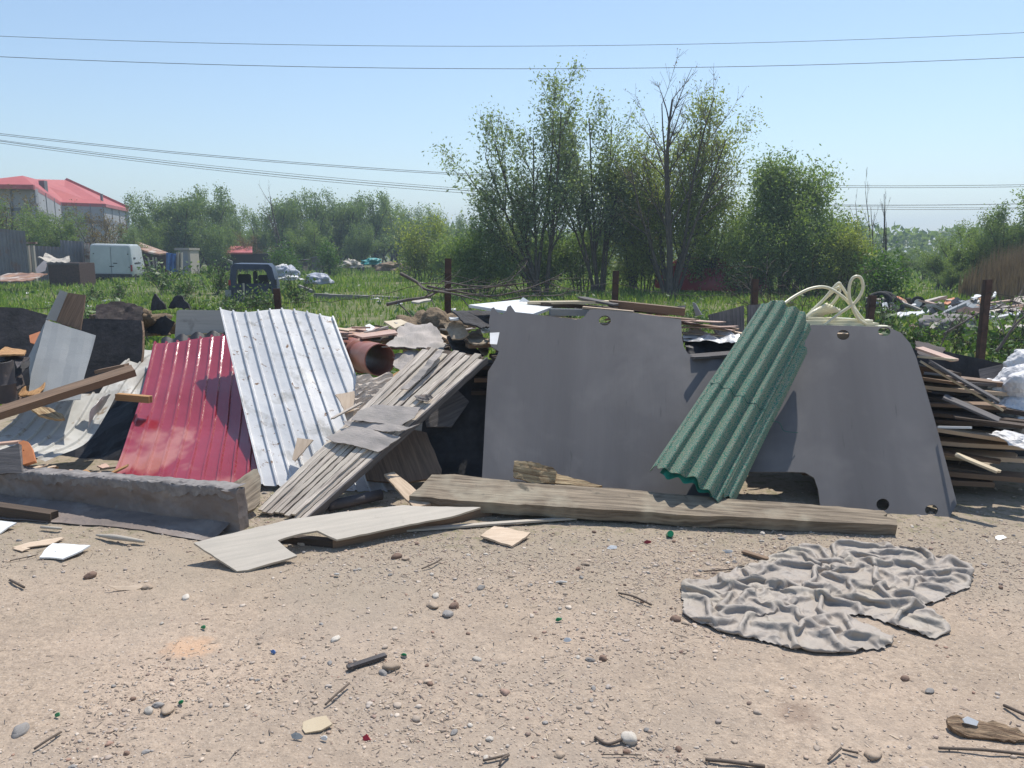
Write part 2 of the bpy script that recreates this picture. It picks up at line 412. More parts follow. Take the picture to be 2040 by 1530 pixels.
def gridmesh(name, fn, nu, nv, mat, thick=.0, label=None, cat=None, group=None, parent=None, smooth=False, uvf=None, sharp=30):
    V = []; UV = []
    for i in range(nu + 1):
        for j in range(nv + 1):
            u, v = i / nu, j / nv; V.append(Vector(fn(u, v))); UV.append(uvf(u, v) if uvf else (u, v))
    w = nv + 1; Fc = [[i * w + j, (i + 1) * w + j, (i + 1) * w + j + 1, i * w + j + 1] for i in range(nu) for j in range(nv)]
    if thick:
        N = len(V); nrm = [Vector() for _ in V]
        for f in Fc:
            k = (V[f[1]] - V[f[0]]).cross(V[f[3]] - V[f[0]])
            for q in f: nrm[q] += k
        V += [V[i] - nrm[i].normalized() * thick for i in range(N)]; UV += UV
        Fc += [[q + N for q in reversed(f)] for f in Fc]
        b = [i * w for i in range(nu + 1)] + [nu * w + j for j in range(1, w)] + [i * w + nv for i in range(nu - 1, -1, -1)] + [j for j in range(nv - 1, -1, -1)]
        for a, c in zip(b, b[1:]): Fc.append([c, a, a + N, c + N])
    ob = mk(name, V, Fc, mat, parent, smooth, UV)
    if smooth and sharp: ob.data.set_sharp_from_angle(angle=R(sharp))
    if parent is None: tag(ob, label, cat, group)
    return ob
def ribfn(x, pitch, w=.022, h=.018, soft=.35):
    """trapezoid rib profile of profiled steel sheet"""
    t = (x % pitch); d = abs(t - pitch / 2)
    return h * max(0., min(1., (w / 2 * (1 + soft) - d) / (w / 2 * soft + 1e-6) if d > w / 2 else 1.)) if True else 0
def ribsheet(name, c, pitch, mat, label, nlen=24, thick=.0012, w=.022, h=.018, edgefn=None, bend=None, group=None, off=0., cat='metal sheet', sub=None, valley=0):
    """profiled sheet between corners c = TL, TR, BL, BR; ribs run from top to bottom"""
    TL, TR, BL, BR = [Vector(q) for q in c]
    W = ((TR - TL).length + (BR - BL).length) / 2; L = ((BL - TL).length + (BR - TR).length) / 2
    n = (TR - TL).cross(BL - TL).normalized()
    if n.dot(CO - TL) < 0: n = -n
    xs = {0., 1.}
    k = -1
    while k * pitch < W + pitch:
        c0 = k * pitch + pitch / 2 - off
        for q in (-w / 2 - w * .35, -w / 2, w / 2, w / 2 + w * .35, -pitch / 2 + .004, pitch * .25, -pitch * .25):
            x = (c0 + q) / W
            if 0 < x < 1: xs.add(round(x, 5))
        k += 1
    xs = sorted(xs); V = []; UV = []
    for i in range(nlen + 1):
        v = i / nlen
        for x in xs:
            vv = v + (edgefn(x, v) if edgefn else 0)
            p = TL.lerp(TR, x).lerp(BL.lerp(BR, x), vv)
            d = abs(((x * W + off) % pitch) - pitch / 2)
            hh = h if d <= w / 2 + 1e-4 else 0
            p = p + n * (hh + (bend(x, v) if bend else 0)); V.append(p); UV.append((x * W, vv * L))
    w_ = len(xs); Fc = []
    for i in range(nlen):
        for j in range(w_ - 1): Fc.append([i * w_ + j, (i + 1) * w_ + j, (i + 1) * w_ + j + 1, i * w_ + j + 1])
    a, b, cc = V[Fc[0][0]], V[Fc[0][1]], V[Fc[0][2]]
    if (b - a).cross(cc - b).dot(n) < 0: Fc = [f[::-1] for f in Fc]
    N = len(V); V += [p - n * thick for p in V]; UV += UV
    top = list(Fc); cnt = set((f[q], f[(q + 1) % 4]) for f in top for q in range(4))
    Fc += [[q + N for q in reversed(f)] for f in top]
    Fc += [[q, p, p + N, q + N] for (p, q) in cnt if (q, p) not in cnt]
    ob = mk(name, V, Fc, mat, None, False, UV)
    return tag(ob, label, cat, group)
def loft(name, rings, mat, parent=None, cap=True, smooth=True, closed=True, sharp=35):
    n = len(rings[0]); V = [Vector(p) for r in rings for p in r]; Fc = []
    for i in range(len(rings) - 1):
        for k in range(n if closed else n - 1): Fc.append([i * n + k, i * n + (k + 1) % n, (i + 1) * n + (k + 1) % n, (i + 1) * n + k])
    if cap: Fc.append(list(reversed(range(n)))); Fc.append([(len(rings) - 1) * n + k for k in range(n)])
    ob = mk(name, V, Fc, mat, parent, smooth)
    bm = bmesh.new(); bm.from_mesh(ob.data); bmesh.ops.recalc_face_normals(bm, faces=bm.faces); bm.to_mesh(ob.data); bm.free()
    if smooth: ob.data.set_sharp_from_angle(angle=R(sharp))
    return ob
def box_geo(x0, x1, y0, y1, z0, z1, T=None):
    v = [Vector(p) for p in ((x0, y0, z0), (x1, y0, z0), (x1, y1, z0), (x0, y1, z0), (x0, y0, z1), (x1, y0, z1), (x1, y1, z1), (x0, y1, z1))]
    if T: v = [T @ p for p in v]
    return v, [[0, 3, 2, 1], [4, 5, 6, 7], [0, 1, 5, 4], [1, 2, 6, 5], [2, 3, 7, 6], [3, 0, 4, 7]]
def boxes(name, bs, mat, parent=None, T=None, bevel=0, label=None, cat=None, group=None):
    V = []; Fc = []
    for b in bs:
        v, f = box_geo(*b, T=T); o = len(V); V += v; Fc += [[q + o for q in g] for g in f]
    ob = mk(name, V, Fc, mat, parent)
    if bevel:
        bm = bmesh.new(); bm.from_mesh(ob.data); bmesh.ops.bevel(bm, geom=list(bm.edges), offset=bevel, segments=2, affect='EDGES'); bm.to_mesh(ob.data); bm.free()
    if parent is None: tag(ob, label, cat, group)
    return ob
def lump(name, c, size, mat, label=None, cat=None, group=None, amp=.25, freq=2., sub=4, parent=None, flat=True, rz=0., fine=.06, smooth=True, seed=0, sharp=0):
    """irregular lump (heap, stone, sack) resting on the ground or on something"""
    bm = bmesh.new(); bmesh.ops.create_icosphere(bm, subdivisions=sub, radius=1)
    sd = seed or c[0] * 3.1 + c[1]; Rz = Matrix.Rotation(rz, 3, 'Z'); V = []
    for v in bm.verts:
        p = v.co.copy(); k = 1 + amp * noise.noise(p * freq + Vector((sd, 0, 0))) + fine * noise.noise(p * freq * 4 + Vector((0, sd, 0)))
        p *= k
        if flat and p.z < -.35: p.z = -.35 - (-.35 - p.z) * .1
        V.append(Vector(c) + Rz @ Vector((p.x * size[0], p.y * size[1], p.z * size[2])))
    Fc = [[v.index for v in f.verts] for f in bm.faces]; bm.free()
    ob = mk(name, V, Fc, mat, parent, smooth)
    if sharp: ob.data.set_sharp_from_angle(angle=R(sharp))
    if parent is None: tag(ob, label, cat, group)
    return ob

# ------------------------------------------------------------ plants
def rv(rg): return Vector((rg.gauss(0, 1), rg.gauss(0, 1), rg.gauss(0, 1))).normalized()
def grow(rg, p, d, L, r, lvl, maxl, lines, tips, seg=6, wander=.12, up=.05, nb=(4, 6), spread=.7, shrink=.55, tstart=.3):
    pts = [p.copy()]; dirs = [d.copy()]
    for i in range(seg):
        d = (d + rv(rg) * wander + Vector((0, 0, up))).normalized(); p = p + d * (L / seg); pts.append(p.copy()); dirs.append(d.copy())
    lines.append((pts, [r * (1 - .75 * i / seg) for i in range(seg + 1)], lvl))
    if lvl >= maxl: tips.append(pts); return
    if lvl == maxl - 1: tips.append(pts[seg // 2:])
    for k in range(rg.randint(*nb)):
        t = rg.uniform(tstart, 1); i = min(seg, max(1, int(t * seg + .5)))
        q = rv(rg); q = (q - dirs[i] * q.dot(dirs[i])).normalized()
        grow(rg, pts[i], (dirs[i] + q * spread).normalized(), L * shrink * rg.uniform(.7, 1.2) * (1.15 - .5 * t), r * (1 - .75 * i / seg) * .6,
             lvl + 1, maxl, lines, tips, max(3, seg - 1), wander * 1.2, up, nb, spread, shrink, .2)
def leafpoints(rg, tips, n, jit):
    ws = np.array([sum((b - a).length for a, b in zip(t, t[1:])) for t in tips]); ws /= ws.sum()
    idx = rg.choice(len(tips), n, p=ws); A = np.zeros((n, 3)); u = rg.random(n)
    arr = [np.array([tuple(q) for q in t]) for t in tips]
    for i in range(n):
        a = arr[idx[i]]; f = u[i] * (len(a) - 1); k = min(int(f), len(a) - 2); A[i] = a[k] + (a[k + 1] - a[k]) * (f - k)
    return A + rg.normal(0, jit, (n, 3))
def leaves(name, pts, size, mat, parent=None, asp=.45, rg=None, hang=0., label=None, cat=None, group=None, kind=None, origin=None, svar=.35):
    rg = rg or npr; n = len(pts)
    d = rg.normal(0, 1, (n, 3)); d[:, 2] -= hang; d /= np.linalg.norm(d, axis=1)[:, None]
    q = rg.normal(0, 1, (n, 3)); s = np.cross(d, q); s /= np.linalg.norm(s, axis=1)[:, None]
    nn = np.cross(d, s)
    L = size * (1 + svar * rg.normal(0, 1, n).clip(-1.5, 2.2))[:, None]; W = L * asp
    V = np.empty((n, 4, 3)); V[:, 0] = pts; V[:, 1] = pts + d * L * .45 + s * W * .5 + nn * L * .06; V[:, 2] = pts + d * L; V[:, 3] = pts + d * L * .45 - s * W * .5 + nn * L * .06
    Fc = np.arange(n * 4).reshape(n, 4)
    o = mk(name, V.reshape(-1, 3), Fc, mat, parent, False, None, rg.random(n), origin)
    if parent is None: tag(o, label, cat, group, kind)
    return o
def tree(name, base, label, cat, stems, leafn, leafsz, leafm, group=None, seed=1, maxl=2, jit=.12, hang=.2, nb=(4, 6), spread=.7, shrink=.5, wander=.1, up=.04, extra=None, asp=.45, thin=3, tstart=.3, trunkmat=None, leafjit=None):
    """stems: list of (offset x, offset y, lean x, lean y, length, radius)"""
    base = Vector(base); rg = random.Random(seed); nr = np.random.default_rng(seed)
    t = empty(name, base, label, cat, group); lines = []; tips = []
    for (ox, oy, lx, ly, L, r) in stems:
        grow(rg, base + Vector((ox, oy, -.1)), Vector((lx, ly, 1)).normalized(), L, r, 0, maxl, lines, tips, 8, wander, up, nb, spread, shrink, tstart)
    V = []; Fc = []
    for pts, rad, lv in lines:
        v, f = tube_geo(pts, [max(x, .004) for x in rad], 6 if lv == 0 else 4 if lv == 1 else 3, False, len(V)); V += v; Fc += f
    mk('trunk', V, Fc, trunkmat or m['trunk'], t, True, origin=base)
    if leafn:
        pts = leafpoints(nr, tips, leafn, jit)
        if extra is not None: pts = np.vstack([pts, extra])
        leaves('crown', pts, leafsz, leafm, t, asp, nr, hang, origin=base)
    return t
# ================================================================ THE PILE, RIGHT PART
# grey film-faced board with holes and wheel-arch cut-outs
PB = plane(G(962, 990, 0), G(1895, 1030, 0), P(1205, 628, 5.78))
top = [(978, 690), (974, 640), (979, 614), (984, 612), (990, 621), (1000, 626), (1008, 620), (1011, 611), (1017, 608), (1027, 622), (1090, 629), (1148, 636),
       (1156, 635), (1164, 630), (1174, 617), (1182, 615), (1240, 620), (1300, 628), (1357, 636), (1359, 672), (1362, 690), (1370, 703), (1385, 711), (1480, 714), (1560, 716),
       (1588, 706), (1598, 680), (1604, 652), (1618, 647), (1700, 649), (1768, 651), (1795, 662), (1814, 684), (1826, 712), (1846, 780), (1866, 850), (1886, 925),
       (1904, 992), (1906, 1004), (1892, 1030), (1884, 1032), (1800, 1026), (1700, 1016), (1634, 1008), (1630, 975), (1622, 952), (1604, 941), (1580, 940), (1500, 940),
       (1462, 941), (1446, 950), (1440, 975), (1436, 1006), (1200, 1004), (1000, 996), (958, 992), (963, 900), (968, 800), (972, 740), (986, 718), (994, 700)]
def circ(x, y, rx, ry, n=18): return [(x + rx * math.cos(2 * math.pi * k / n), y + ry * math.sin(2 * math.pi * k / n)) for k in range(n)]
top2 = [p for p in top]
gb = sheet('grey_board', top, PB, .012, m['grey_board'], 'large grey film-faced board leaning upright, with round holes and rounded cut-outs', 'board', res=.05, amp=.006, freq=.8, grain=((1000, 800), (1700, 830)),
           holes=[circ(1205, 638, 12, 10), circ(1680, 667, 12.5, 10), circ(1762, 660, 12.5, 9), circ(1759, 1005, 13, 12), circ(1856, 1016, 13, 11)], smooth=True)
# little torn flap beside the board's left cut-out
sheet('torn_strip', [(976, 663), (995, 662), (990, 686), (976, 685)], plane(P(976, 663, 5.6), P(995, 662, 5.6), P(980, 686, 5.5)), .004, m['dull_white'], 'small pale strip catching the sun at the left edge of the grey board', 'strip')

# long old beam in front of the grey board
PBm = plane(G(858, 948, .17), G(835, 1000, .10), G(1770, 1050, .06))
sheet('old_beam', [(860, 946), (905, 945), (1010, 957), (1200, 972), (1400, 988), (1600, 1004), (1760, 1016), (1768, 1022), (1760, 1027), (1786, 1034), (1788, 1046), (1400, 1027), (1250, 1018), (1000, 1003), (815, 988), (838, 970)],
      PBm, .075, m['old_beam'], 'long weathered timber beam lying on the dirt in front of the grey board', 'beam', res=.045, amp=.006, freq=4, jag=.004, grain=((860, 970), (1760, 1035)))
tube_pts = None
# splintered block on the beam
sheet('splintered_block', [(1024, 918), (1060, 920), (1100, 930), (1108, 938), (1106, 962), (1060, 962), (1022, 950)], plane(P(1024, 918, 4.86), P(1106, 932, 4.8), P(1060, 962, 4.78)), .05, m['split_wood'],
      'splintered block of wood standing between the beam and the grey board', 'wood block', res=.02, amp=.010, freq=14, jag=.004, grain=((1024, 930), (1106, 945)))
sheet('splinter', [(1104, 942), (1130, 948), (1200, 968), (1180, 971), (1106, 962)], plane(P(1104, 942, 4.82), P(1200, 968, 4.74), P(1106, 962, 4.76)), .02, m['split_wood'],
      'long flat splinter on the beam right of the splintered block', 'splinter', res=.03, amp=.006, freq=12, jag=.004)
# thin metal strips in front of the beam
for a, b, w, lb in (((1034, 1010), (1395, 1042), .022, 'upper of the thin dark metal strips lying below the beam'), ((1032, 1018), (1345, 1041), .018, 'lower of the thin dark metal strips lying below the beam'), ((1046, 1005), (1280, 1034), .012, 'shortest thin strip leaning on the dark metal strips below the beam')):
    A = G(*a, .035); B = G(*b, .02); plank('metal_strip', A, B, w, .006, m['pink_board'] if w < .015 else m['brown_felt'], lb, 'strip', 'thin strips below the beam', jag=.002, warp=.01, wseg=1)
plank('wooden_lath', G(770, 1058, .012), G(1146, 1031, .02), .035, .012, m['light_board'], 'long thin pale lath lying on the dirt under the light grey board', 'lath', warp=.006)
# cut-out light grey board lying on the ground
PL_ = plane(G(472, 1137, .012), G(388, 1082, .105), G(930, 1012, .105))
sheet('light_board', [(386, 1082), (430, 1070), (500, 1053), (583, 1033), (700, 1018), (805, 1005), (850, 1008), (958, 1010), (900, 1028), (790, 1050), (671, 1075), (655, 1068), (632, 1057), (600, 1063), (553, 1077), (567, 1090), (577, 1098), (592, 1107), (540, 1122), (494, 1135), (472, 1137), (430, 1110)],
      PL_, .014, m['light_board'], 'light grey board with a notch cut out, lying on the dirt before the pile', 'board', res=.04, amp=.010, freq=2.0, jag=.0025, grain=((430, 1100), (900, 1015)))
plank('support_beam', G(660, 1078, .03), G(975, 1015, .03), .07, .06, m['brown_wood'], 'dark brown batten under the front edge of the light grey board', 'beam', jag=.012)
plank('notched_offcut', G(560, 1072, .02), G(668, 1082, .02), .05, .04, m['dark_wood'], 'short dark offcut in the notch of the light grey board', 'offcut', jag=.012)
sheet('plywood_offcut', [(957, 1066), (985, 1048), (1057, 1060), (1046, 1070), (1038, 1076), (1020, 1088), (985, 1076)], plane(G(957, 1066, .03), G(1057, 1060, .035), G(1020, 1088, .012)), .012, m['ply'],
      'pale square plywood offcut lying on the gravel in front of the beam', 'plywood', res=.02, amp=.008, freq=6, jag=.003, grain=((957, 1066), (1057, 1062)))
sheet('crossing_plank', [(765, 945), (785, 940), (820, 968), (858, 1003), (826, 1011), (800, 985)], plane(P(775, 942, 4.95), P(858, 1003, 4.62), P(826, 1011, 4.58)), .015, m['pale_wood'], 'short pale plank sticking out from under the slatted panel', 'plank', res=.03, amp=.003, jag=.002, grain=((775, 942), (845, 1005)))
# green roofing roll ------------------------------------------------
C0 = P(1366, 972, 4.68); C1 = P(1566, 630, 5.42)
ax = (C1 - C0).normalized(); AL = (C1 - C0).length
tocam = (CO - (C0 + C1) / 2).normalized(); oo = (tocam - ax * tocam.dot(ax)).normalized(); ss = ax.cross(oo).normalized()
if ss.x < 0: ss = -ss
def roll(u, v, r0=(.235, .182), th=(-1.75, 1.75), amp=.030, nw=7.6, back=0., u0=0, u1=1., sh=0, ph=0., rag=.02):
    th_ = th[0] + (th[1] - th[0]) * v; uu = u0 + (u1 - u0) * u
    rr = r0[0] + (r0[1] - r0[0]) * uu
    w = math.cos(2 * math.pi * nw * v + ph)
    rr2 = rr * .75 + amp * (1.25 - .5 * uu) * w
    e = 0
    if u == 0: e = -rag * (.5 + noise.noise(Vector((v * 9, ph, 0))) * 1.8 + .6 * math.sin(v * 9))
    if u == 1: e = .012 * math.sin(v * 23) - .05 * abs(math.sin(th_)) ** 3
    bend = -.03 * math.sin(math.pi * uu)
    return C0 + ax * (AL * uu + e) + ss * (math.sin(th_) * rr + sh) + oo * (math.cos(th_) * rr2 * .80 + .02 + bend - back + .004 * noise.noise(Vector((uu * 6, v * 5, 0))))
roof_roll = empty('roofing_sheet_roll', Vector((C0.x, C0.y, .0)), 'rolled green corrugated roofing sheet leaning on the grey board', 'roofing sheet')
gridmesh('outer_sheet', lambda u, v: roll(u, v), 44, 90, m['green'], .004, parent=roof_roll, smooth=True, sharp=50)
gridmesh('inner_sheet', lambda u, v: roll(u, v, (.25, .185), (.7, 2.2), .020, 3.2, .03, .05 , .90, .045, 1.2), 36, 44, m['green'], .004, parent=roof_roll, smooth=True, sharp=50)
gridmesh('second_sheet', lambda u, v: roll(u, v, (.20, .14), (-1.3, 1.9), .016, 6.2, .035, .0 , .985, .015, 2.2), 36, 70, m['green_edge'], .004, parent=roof_roll, smooth=True, sharp=50)
def wirept(v, u=.47): 
    q = roll(u + .012 * math.sin(v * 9), v); return q + oo * .007
wl = [wirept(i / 40) for i in range(2, 41)]
dang = spline([wl[-1], P(1528, 838, 4.93), P(1552, 842, 4.97), P(1562, 858, 4.98), P(1590, 862, 5.0)], 8)
tubes('tie_wire', [(wl, .0028), (dang, .0022)], m['green_wire'], parent=roof_roll, ns=5)

# boards and scraps seen over and through the grey board -----------------
sheet('white_slab', [(934, 607), (1034, 597), (1112, 607), (1062, 625), (1012, 620)], plane(P(934, 607, 6.15), P(1034, 597, 6.5), P(1062, 625, 5.88)), .022, m['white_board'], 'thick white panel lying flat on top of the pile', 'panel')
sheet('white_corner', [(1034, 600), (1042, 592), (1056, 601)], plane(P(1034, 600, 6.3), P(1042, 592, 6.32), P(1056, 601, 6.3)), .01, m['white_board'], 'small white corner sticking up behind the thick white panel', 'offcut')
def pk(name, a, ya, b, yb, w, t, mt, label, cat='board', group=None, **k):
    return plank(name, P(*a, ya), P(*b, yb), w, t, m[mt], label, cat, group, **k)
pk('long_board', (1052, 603), 6.35, (1215, 602), 6.2, .14, .02, 'cream_board', 'long thin board on the pile just right of the white panel')
pk('brown_plank', (1078, 606), 6.3, (1330, 622), 6.25, .12, .03, 'dark_wood', 'dark brown plank on the pile top behind the grey board')
pk('split_plank', (1158, 593), 6.3, (1226, 607), 6.1, .10, .015, 'grey_wood', 'curved grey split plank rising above the pile top', jag=.03)
pk('mossy_beam', (1215, 606), 6.2, (1368, 622), 6.1, .10, .06, 'brown_wood', 'mossy brown beam on the pile right of the split plank', jag=.02)
pk('black_batten', (1200, 612), 6.05, (1282, 630), 5.95, .09, .02, 'dark_wood', 'blackish batten lying askew beside the mossy beam')
pk('grey_batten', (1160, 612), 6.0, (1262, 622), 5.9, .07, .015, 'pale_wood', 'pale grey batten along the top edge of the grey board')
pk('steel_profile', (1096, 622), 5.98, (1178, 623), 5.98, .05, .05, 'pale_sheet', 'bluish steel profile seen in the slot of the grey board', 'steel profile')
pk('pale_offcut', (1090, 634), 5.95, (1170, 640), 5.95, .12, .02, 'pale_wood', 'pale wood offcut seen under the steel profile', jag=.02)
pk('chip_block', (1180, 650), 5.95, (1232, 652), 5.95, .12, .05, 'ply', 'pale chipped block seen through the round hole left of centre')
for i, (a, b, mt, lb) in enumerate([((1240, 622), (1400, 640), 'pink_board', 'topmost of the reddish laths fanned right of the grey board'), ((1290, 629), (1462, 660), 'pink_board', 'second reddish lath in the fan'),
                                ((1300, 634), (1478, 663), 'pale_wood', 'pale lath with a white tip, longest in the fan'), ((1310, 640), (1470, 656), 'brown_wood', 'brown lath in the fan of laths'), ((1330, 652), (1466, 650), 'pink_board', 'crossing pinkish lath in the fan'),
                                ((1325, 660), (1476, 668), 'pale_wood', 'lowest pale lath of the fan'), ((1350, 640), (1440, 644), 'pink_board', 'short reddish lath atop the fan'), ((1268, 626), (1385, 636), 'brown_wood', 'brown lath at the left end of the fan')]):
    pk('thin_lath', a, 6.08 - i * .02, b, 5.92 - i * .03, .10, .008, mt, lb, 'lath', 'reddish laths fanned at the gap', jag=.02, warp=.012)
sheet('crumpled_sheet', [(1360, 662), (1390, 656), (1420, 662), (1450, 660), (1476, 668), (1470, 682), (1420, 684), (1362, 676)], plane(P(1360, 662, 5.95), P(1476, 668, 5.7), P(1420, 684, 5.62)), .003, m['galv'], 'crumpled torn metal foil in the gap below the reddish laths', 'metal sheet', res=.02, amp=.035, freq=9, jag=.008)
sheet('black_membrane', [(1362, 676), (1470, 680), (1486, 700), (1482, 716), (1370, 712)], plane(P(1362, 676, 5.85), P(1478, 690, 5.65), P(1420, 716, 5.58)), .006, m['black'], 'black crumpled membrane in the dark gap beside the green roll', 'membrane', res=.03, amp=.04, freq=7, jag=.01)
pk('sill_plank', (1378, 711), 5.50, (1478, 703), 5.48, .10, .018, 'grey_wood', 'flat grey plank poking over the cut-out of the grey board', jag=.02, side=(.1, .9, .1))
pk('loose_stick', (1380, 713), 5.40, (1440, 710), 5.50, .03, .016, 'grey_wood', 'narrow stick jutting toward the camera over the cut-out')
sheet('glass_sliver', [(1379, 602), (1385, 604), (1398, 627), (1386, 630)], plane(P(1379, 602, 6.1), P(1398, 627, 6.0), P(1386, 630, 6.05)), .006, m['pale_sheet'], 'bluish upright sliver on the pile before the weathered boards', 'sliver')
for i, (q, lb) in enumerate([([(1412, 627), (1455, 616), (1482, 608), (1484, 700), (1440, 700)], 'left dark grey weathered board standing left of the green roll'), ([(1490, 608), (1530, 605), (1560, 612), (1560, 720), (1490, 720)], 'right dark grey weathered board standing behind the green roll')]):
    sheet('weathered_board', q, plane(P(1412, 627, 6.45), P(1560, 606, 6.55), P(1480, 710, 6.3)), .025, m['grey_wood'], lb, 'board', 'dark boards behind the green roll', res=.05, amp=.006, jag=.003, grain=((1484, 700), (1480, 608)))
# cream plastic pipes ---------------------------------------------------
pv = lambda pts, Y: spline([P(x, y, Y + dy) for x, y, dy in pts], 9)
loops = [([(1545, 618, -.1), (1580, 592, 0), (1615, 575, .05), (1648, 573, .05), (1680, 592, 0), (1700, 614, 0), (1722, 640, 0)], 'long cream pipe arching from behind the green roll over the stack'),
         ([(1600, 640, .1), (1640, 598, .1), (1668, 566, .1), (1676, 570, .1), (1690, 592, .1), (1712, 628, .1), (1728, 645, .1)], 'cream pipe bent to a sharp peak over the stack'),
         ([(1592, 646, .2), (1625, 612, .2), (1655, 585, .2), (1672, 572, .2), (1668, 592, .2), (1640, 625, .2), (1622, 645, .2)], 'cream pipe folded back into a narrow loop left of the peak'),
         ([(1640, 650, -.05), (1672, 625, -.05), (1704, 602, -.05), (1719, 575, -.05), (1714, 553, -.05), (1700, 553, -.05), (1692, 572, -.05), (1694, 600, -.05), (1708, 632, -.05), (1725, 646, -.05)], 'cream pipe curled into a tall round loop right of the peak')]
for pts, lb in loops: tubes('cream_pipe', [(pv(pts, 5.75), .0112)], m['pvc'], lb, 'pipe', 'loops of cream plastic pipe', ns=8)
pt = empty('pipe_bundle', P(1640, 640, 5.8), 'flattened bundle of cream pipe ends left of the loops', 'pipe bundle')
for i in range(6):
    a = P(1588 + i * 5, 650 - i * 2, 5.75 + .03 * i); b = P(1648 + i * 5, 606 + i * 2.4, 5.85 + .02 * i)
    tubes('pipe', [([a, a.lerp(b, .5) + Vector((0, 0, .02)), b], .013)], m['pvc'], parent=pt, ns=8)
for i, (a, b, z) in enumerate([((1610, 646), (1742, 645), 0), ((1600, 640), (1735, 639), .02), ((1606, 633), (1700, 637), .05), ((1650, 649), (1768, 651), -.02), ((1605, 653), (1720, 652), -.05)]):
    pk('cream_trim', a, 5.75 + z, b, 5.75 + z, .10, .018, 'pvc', ['lower front', 'upper', 'shortest top', 'rightmost', 'lowest hidden'][i] + ' cream trim board stacked under the pipe loops', 'trim board', 'cream trim boards under the loops')
for i in range(8):
    z = 1.02 - i * .075; rg = random.Random(i); p = P(1610, 660, 5.72)
    plank('stack_board', (1.95 + rg.uniform(-.1, .1), 5.72 + rg.uniform(-.06, .04), z - .02), (2.62 + rg.uniform(-.05, .1), 5.66 + rg.uniform(-.05, .05), z - .02), .25, .05, m['dark_wood' if i % 3 else 'pale_wood'], 'rough board in the stack hidden behind the grey board', 'board', 'boards of the stack behind the grey board')

# stack of old boards at the right -------------------------------------
def pY(x, z): return PB[0].y - (PB[1].x * (x - PB[0].x) + PB[1].z * (z - PB[0].z)) / PB[1].y
rg = random.Random(4); kinds = ['dark_wood', 'dark_wood', 'brown_wood', 'grey_wood', 'dark_wood', 'pale_wood', 'brown_wood', 'dark_wood']
for i in range(52):
    lay = i // 3; z = .10 + lay * .047; Y = 5.15 + (i % 3) * .22 + rg.uniform(-.05, .05)
    xr = 3.75 - .28 * abs(z - .55) + rg.uniform(-.5, .22) - (.55 if z > .75 else 0) - max(0, (z - .5)) * .6
    drop = rg.uniform(-.06, .18) + max(0, z - .45) * .40
    mt = kinds[rg.randrange(8)]
    Y += max(0, pY(2.3, z + drop * .5) - 5.02) ; plank('stacked_board', (2.15 + rg.uniform(-.2, .2), Y + rg.uniform(.05, .25), z + drop * .5), (xr, Y - rg.uniform(-.05, .22), z - drop * .5), rg.uniform(.08, .17), rg.uniform(.018, .034), m[mt],
          {'dark_wood': 'dark brown rough board in the stack right of the grey board', 'brown_wood': 'brown rough board in the stack right of the grey board', 'grey_wood': 'dark grey rough board in the stack right of the grey board', 'pale_wood': 'pale rough board in the stack right of the grey board'}[mt],
          'board', 'old boards in the stack at the right', jag=.03, warp=.012)
for a, b, w, mt, lb in [((1832, 693), (1902, 718), .10, 'pink_board', 'curved pinkish offcut at the top of the right stack'), ((1830, 710), (1903, 717), .03, 'cream_board', 'cream trim strip lying level over the right stack'), ((1834, 720), (1998, 818), .028, 'cream_board', 'long cream trim strip slanting down over the right stack'),
                        ((1905, 905), (1990, 940), .05, 'cream_board', 'short pale board end low in the right stack'), ((1870, 850), (1935, 851), .012, 'white_board', 'thin white strip in the middle of the right stack'), ((1880, 790), (1990, 838), .14, 'grey_wood', 'wide dark plank leaning across the right stack'),
                        ((1850, 720), (1990, 800), .16, 'grey_wood', 'wide grey board sloping on top of the right stack'), ((1900, 830), (2060, 850), .09, 'dark_wood', 'dark plank pointing at the white sacks')]:
    ya = pY(P(*a, 5.4).x, 0) ; za = P(*a, 5.4).z
    pk('loose_strip' if w < .06 else 'loose_board', a, pY(P(*a, 5.4).x, za) + .08, b, pY(P(*a, 5.4).x, za) - .12, w, .014, mt, lb, 'strip' if w < .06 else 'board', jag=.008)
sheet('dark_sheet', [(1822, 680), (1850, 682), (1868, 688), (1885, 690), (1876, 706), (1868, 712), (1830, 706)], plane(P(1822, 680, 5.8), P(1885, 690, 5.75), P(1860, 712, 5.4)), .01, m['brown_felt'], 'dark brown torn sheet on top of the right stack', 'sheet', res=.03, amp=.015, jag=.008)
sheet('black_board', [(1950, 735), (2100, 705), (2100, 750), (1955, 768)], plane(P(1950, 735, 6.1), P(2100, 705, 6.0), P(2100, 750, 5.9)), .02, m['grey_wood'], 'dark board behind the white sacks at the right edge', 'board', res=.06, amp=.006)
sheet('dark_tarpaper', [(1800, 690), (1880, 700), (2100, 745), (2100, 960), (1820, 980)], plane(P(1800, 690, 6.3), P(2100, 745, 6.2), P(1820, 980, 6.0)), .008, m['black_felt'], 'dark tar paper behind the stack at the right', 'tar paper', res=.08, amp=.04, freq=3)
for c, s, lb, sd in [(P(2018, 795, 5.45), (.24, .20, .20), 'upper bulging white woven sack at the right edge', 3), (P(2060, 850, 5.3), (.30, .22, .20), 'lower white woven sack at the right edge', 9), (P(2080, 760, 5.9), (.3, .25, .22), 'rear white woven sack, mostly outside the frame', 5)]:
    lump('white_sack', c, s, m['sack'], lb, 'sack', 'white woven sacks at the right edge', amp=.5, freq=1.7, fine=.13, sub=5, seed=sd)
sheet('sack_flap', [(1965, 862), (2000, 858), (2045, 866), (2060, 890), (2010, 886)], plane(P(1965, 862, 4.95), P(2045, 866, 4.95), P(2010, 886, 4.8)), .004, m['sack'], 'white sack flap spread over the right stack', 'sheet', res=.02, amp=.03, freq=8, jag=.01)

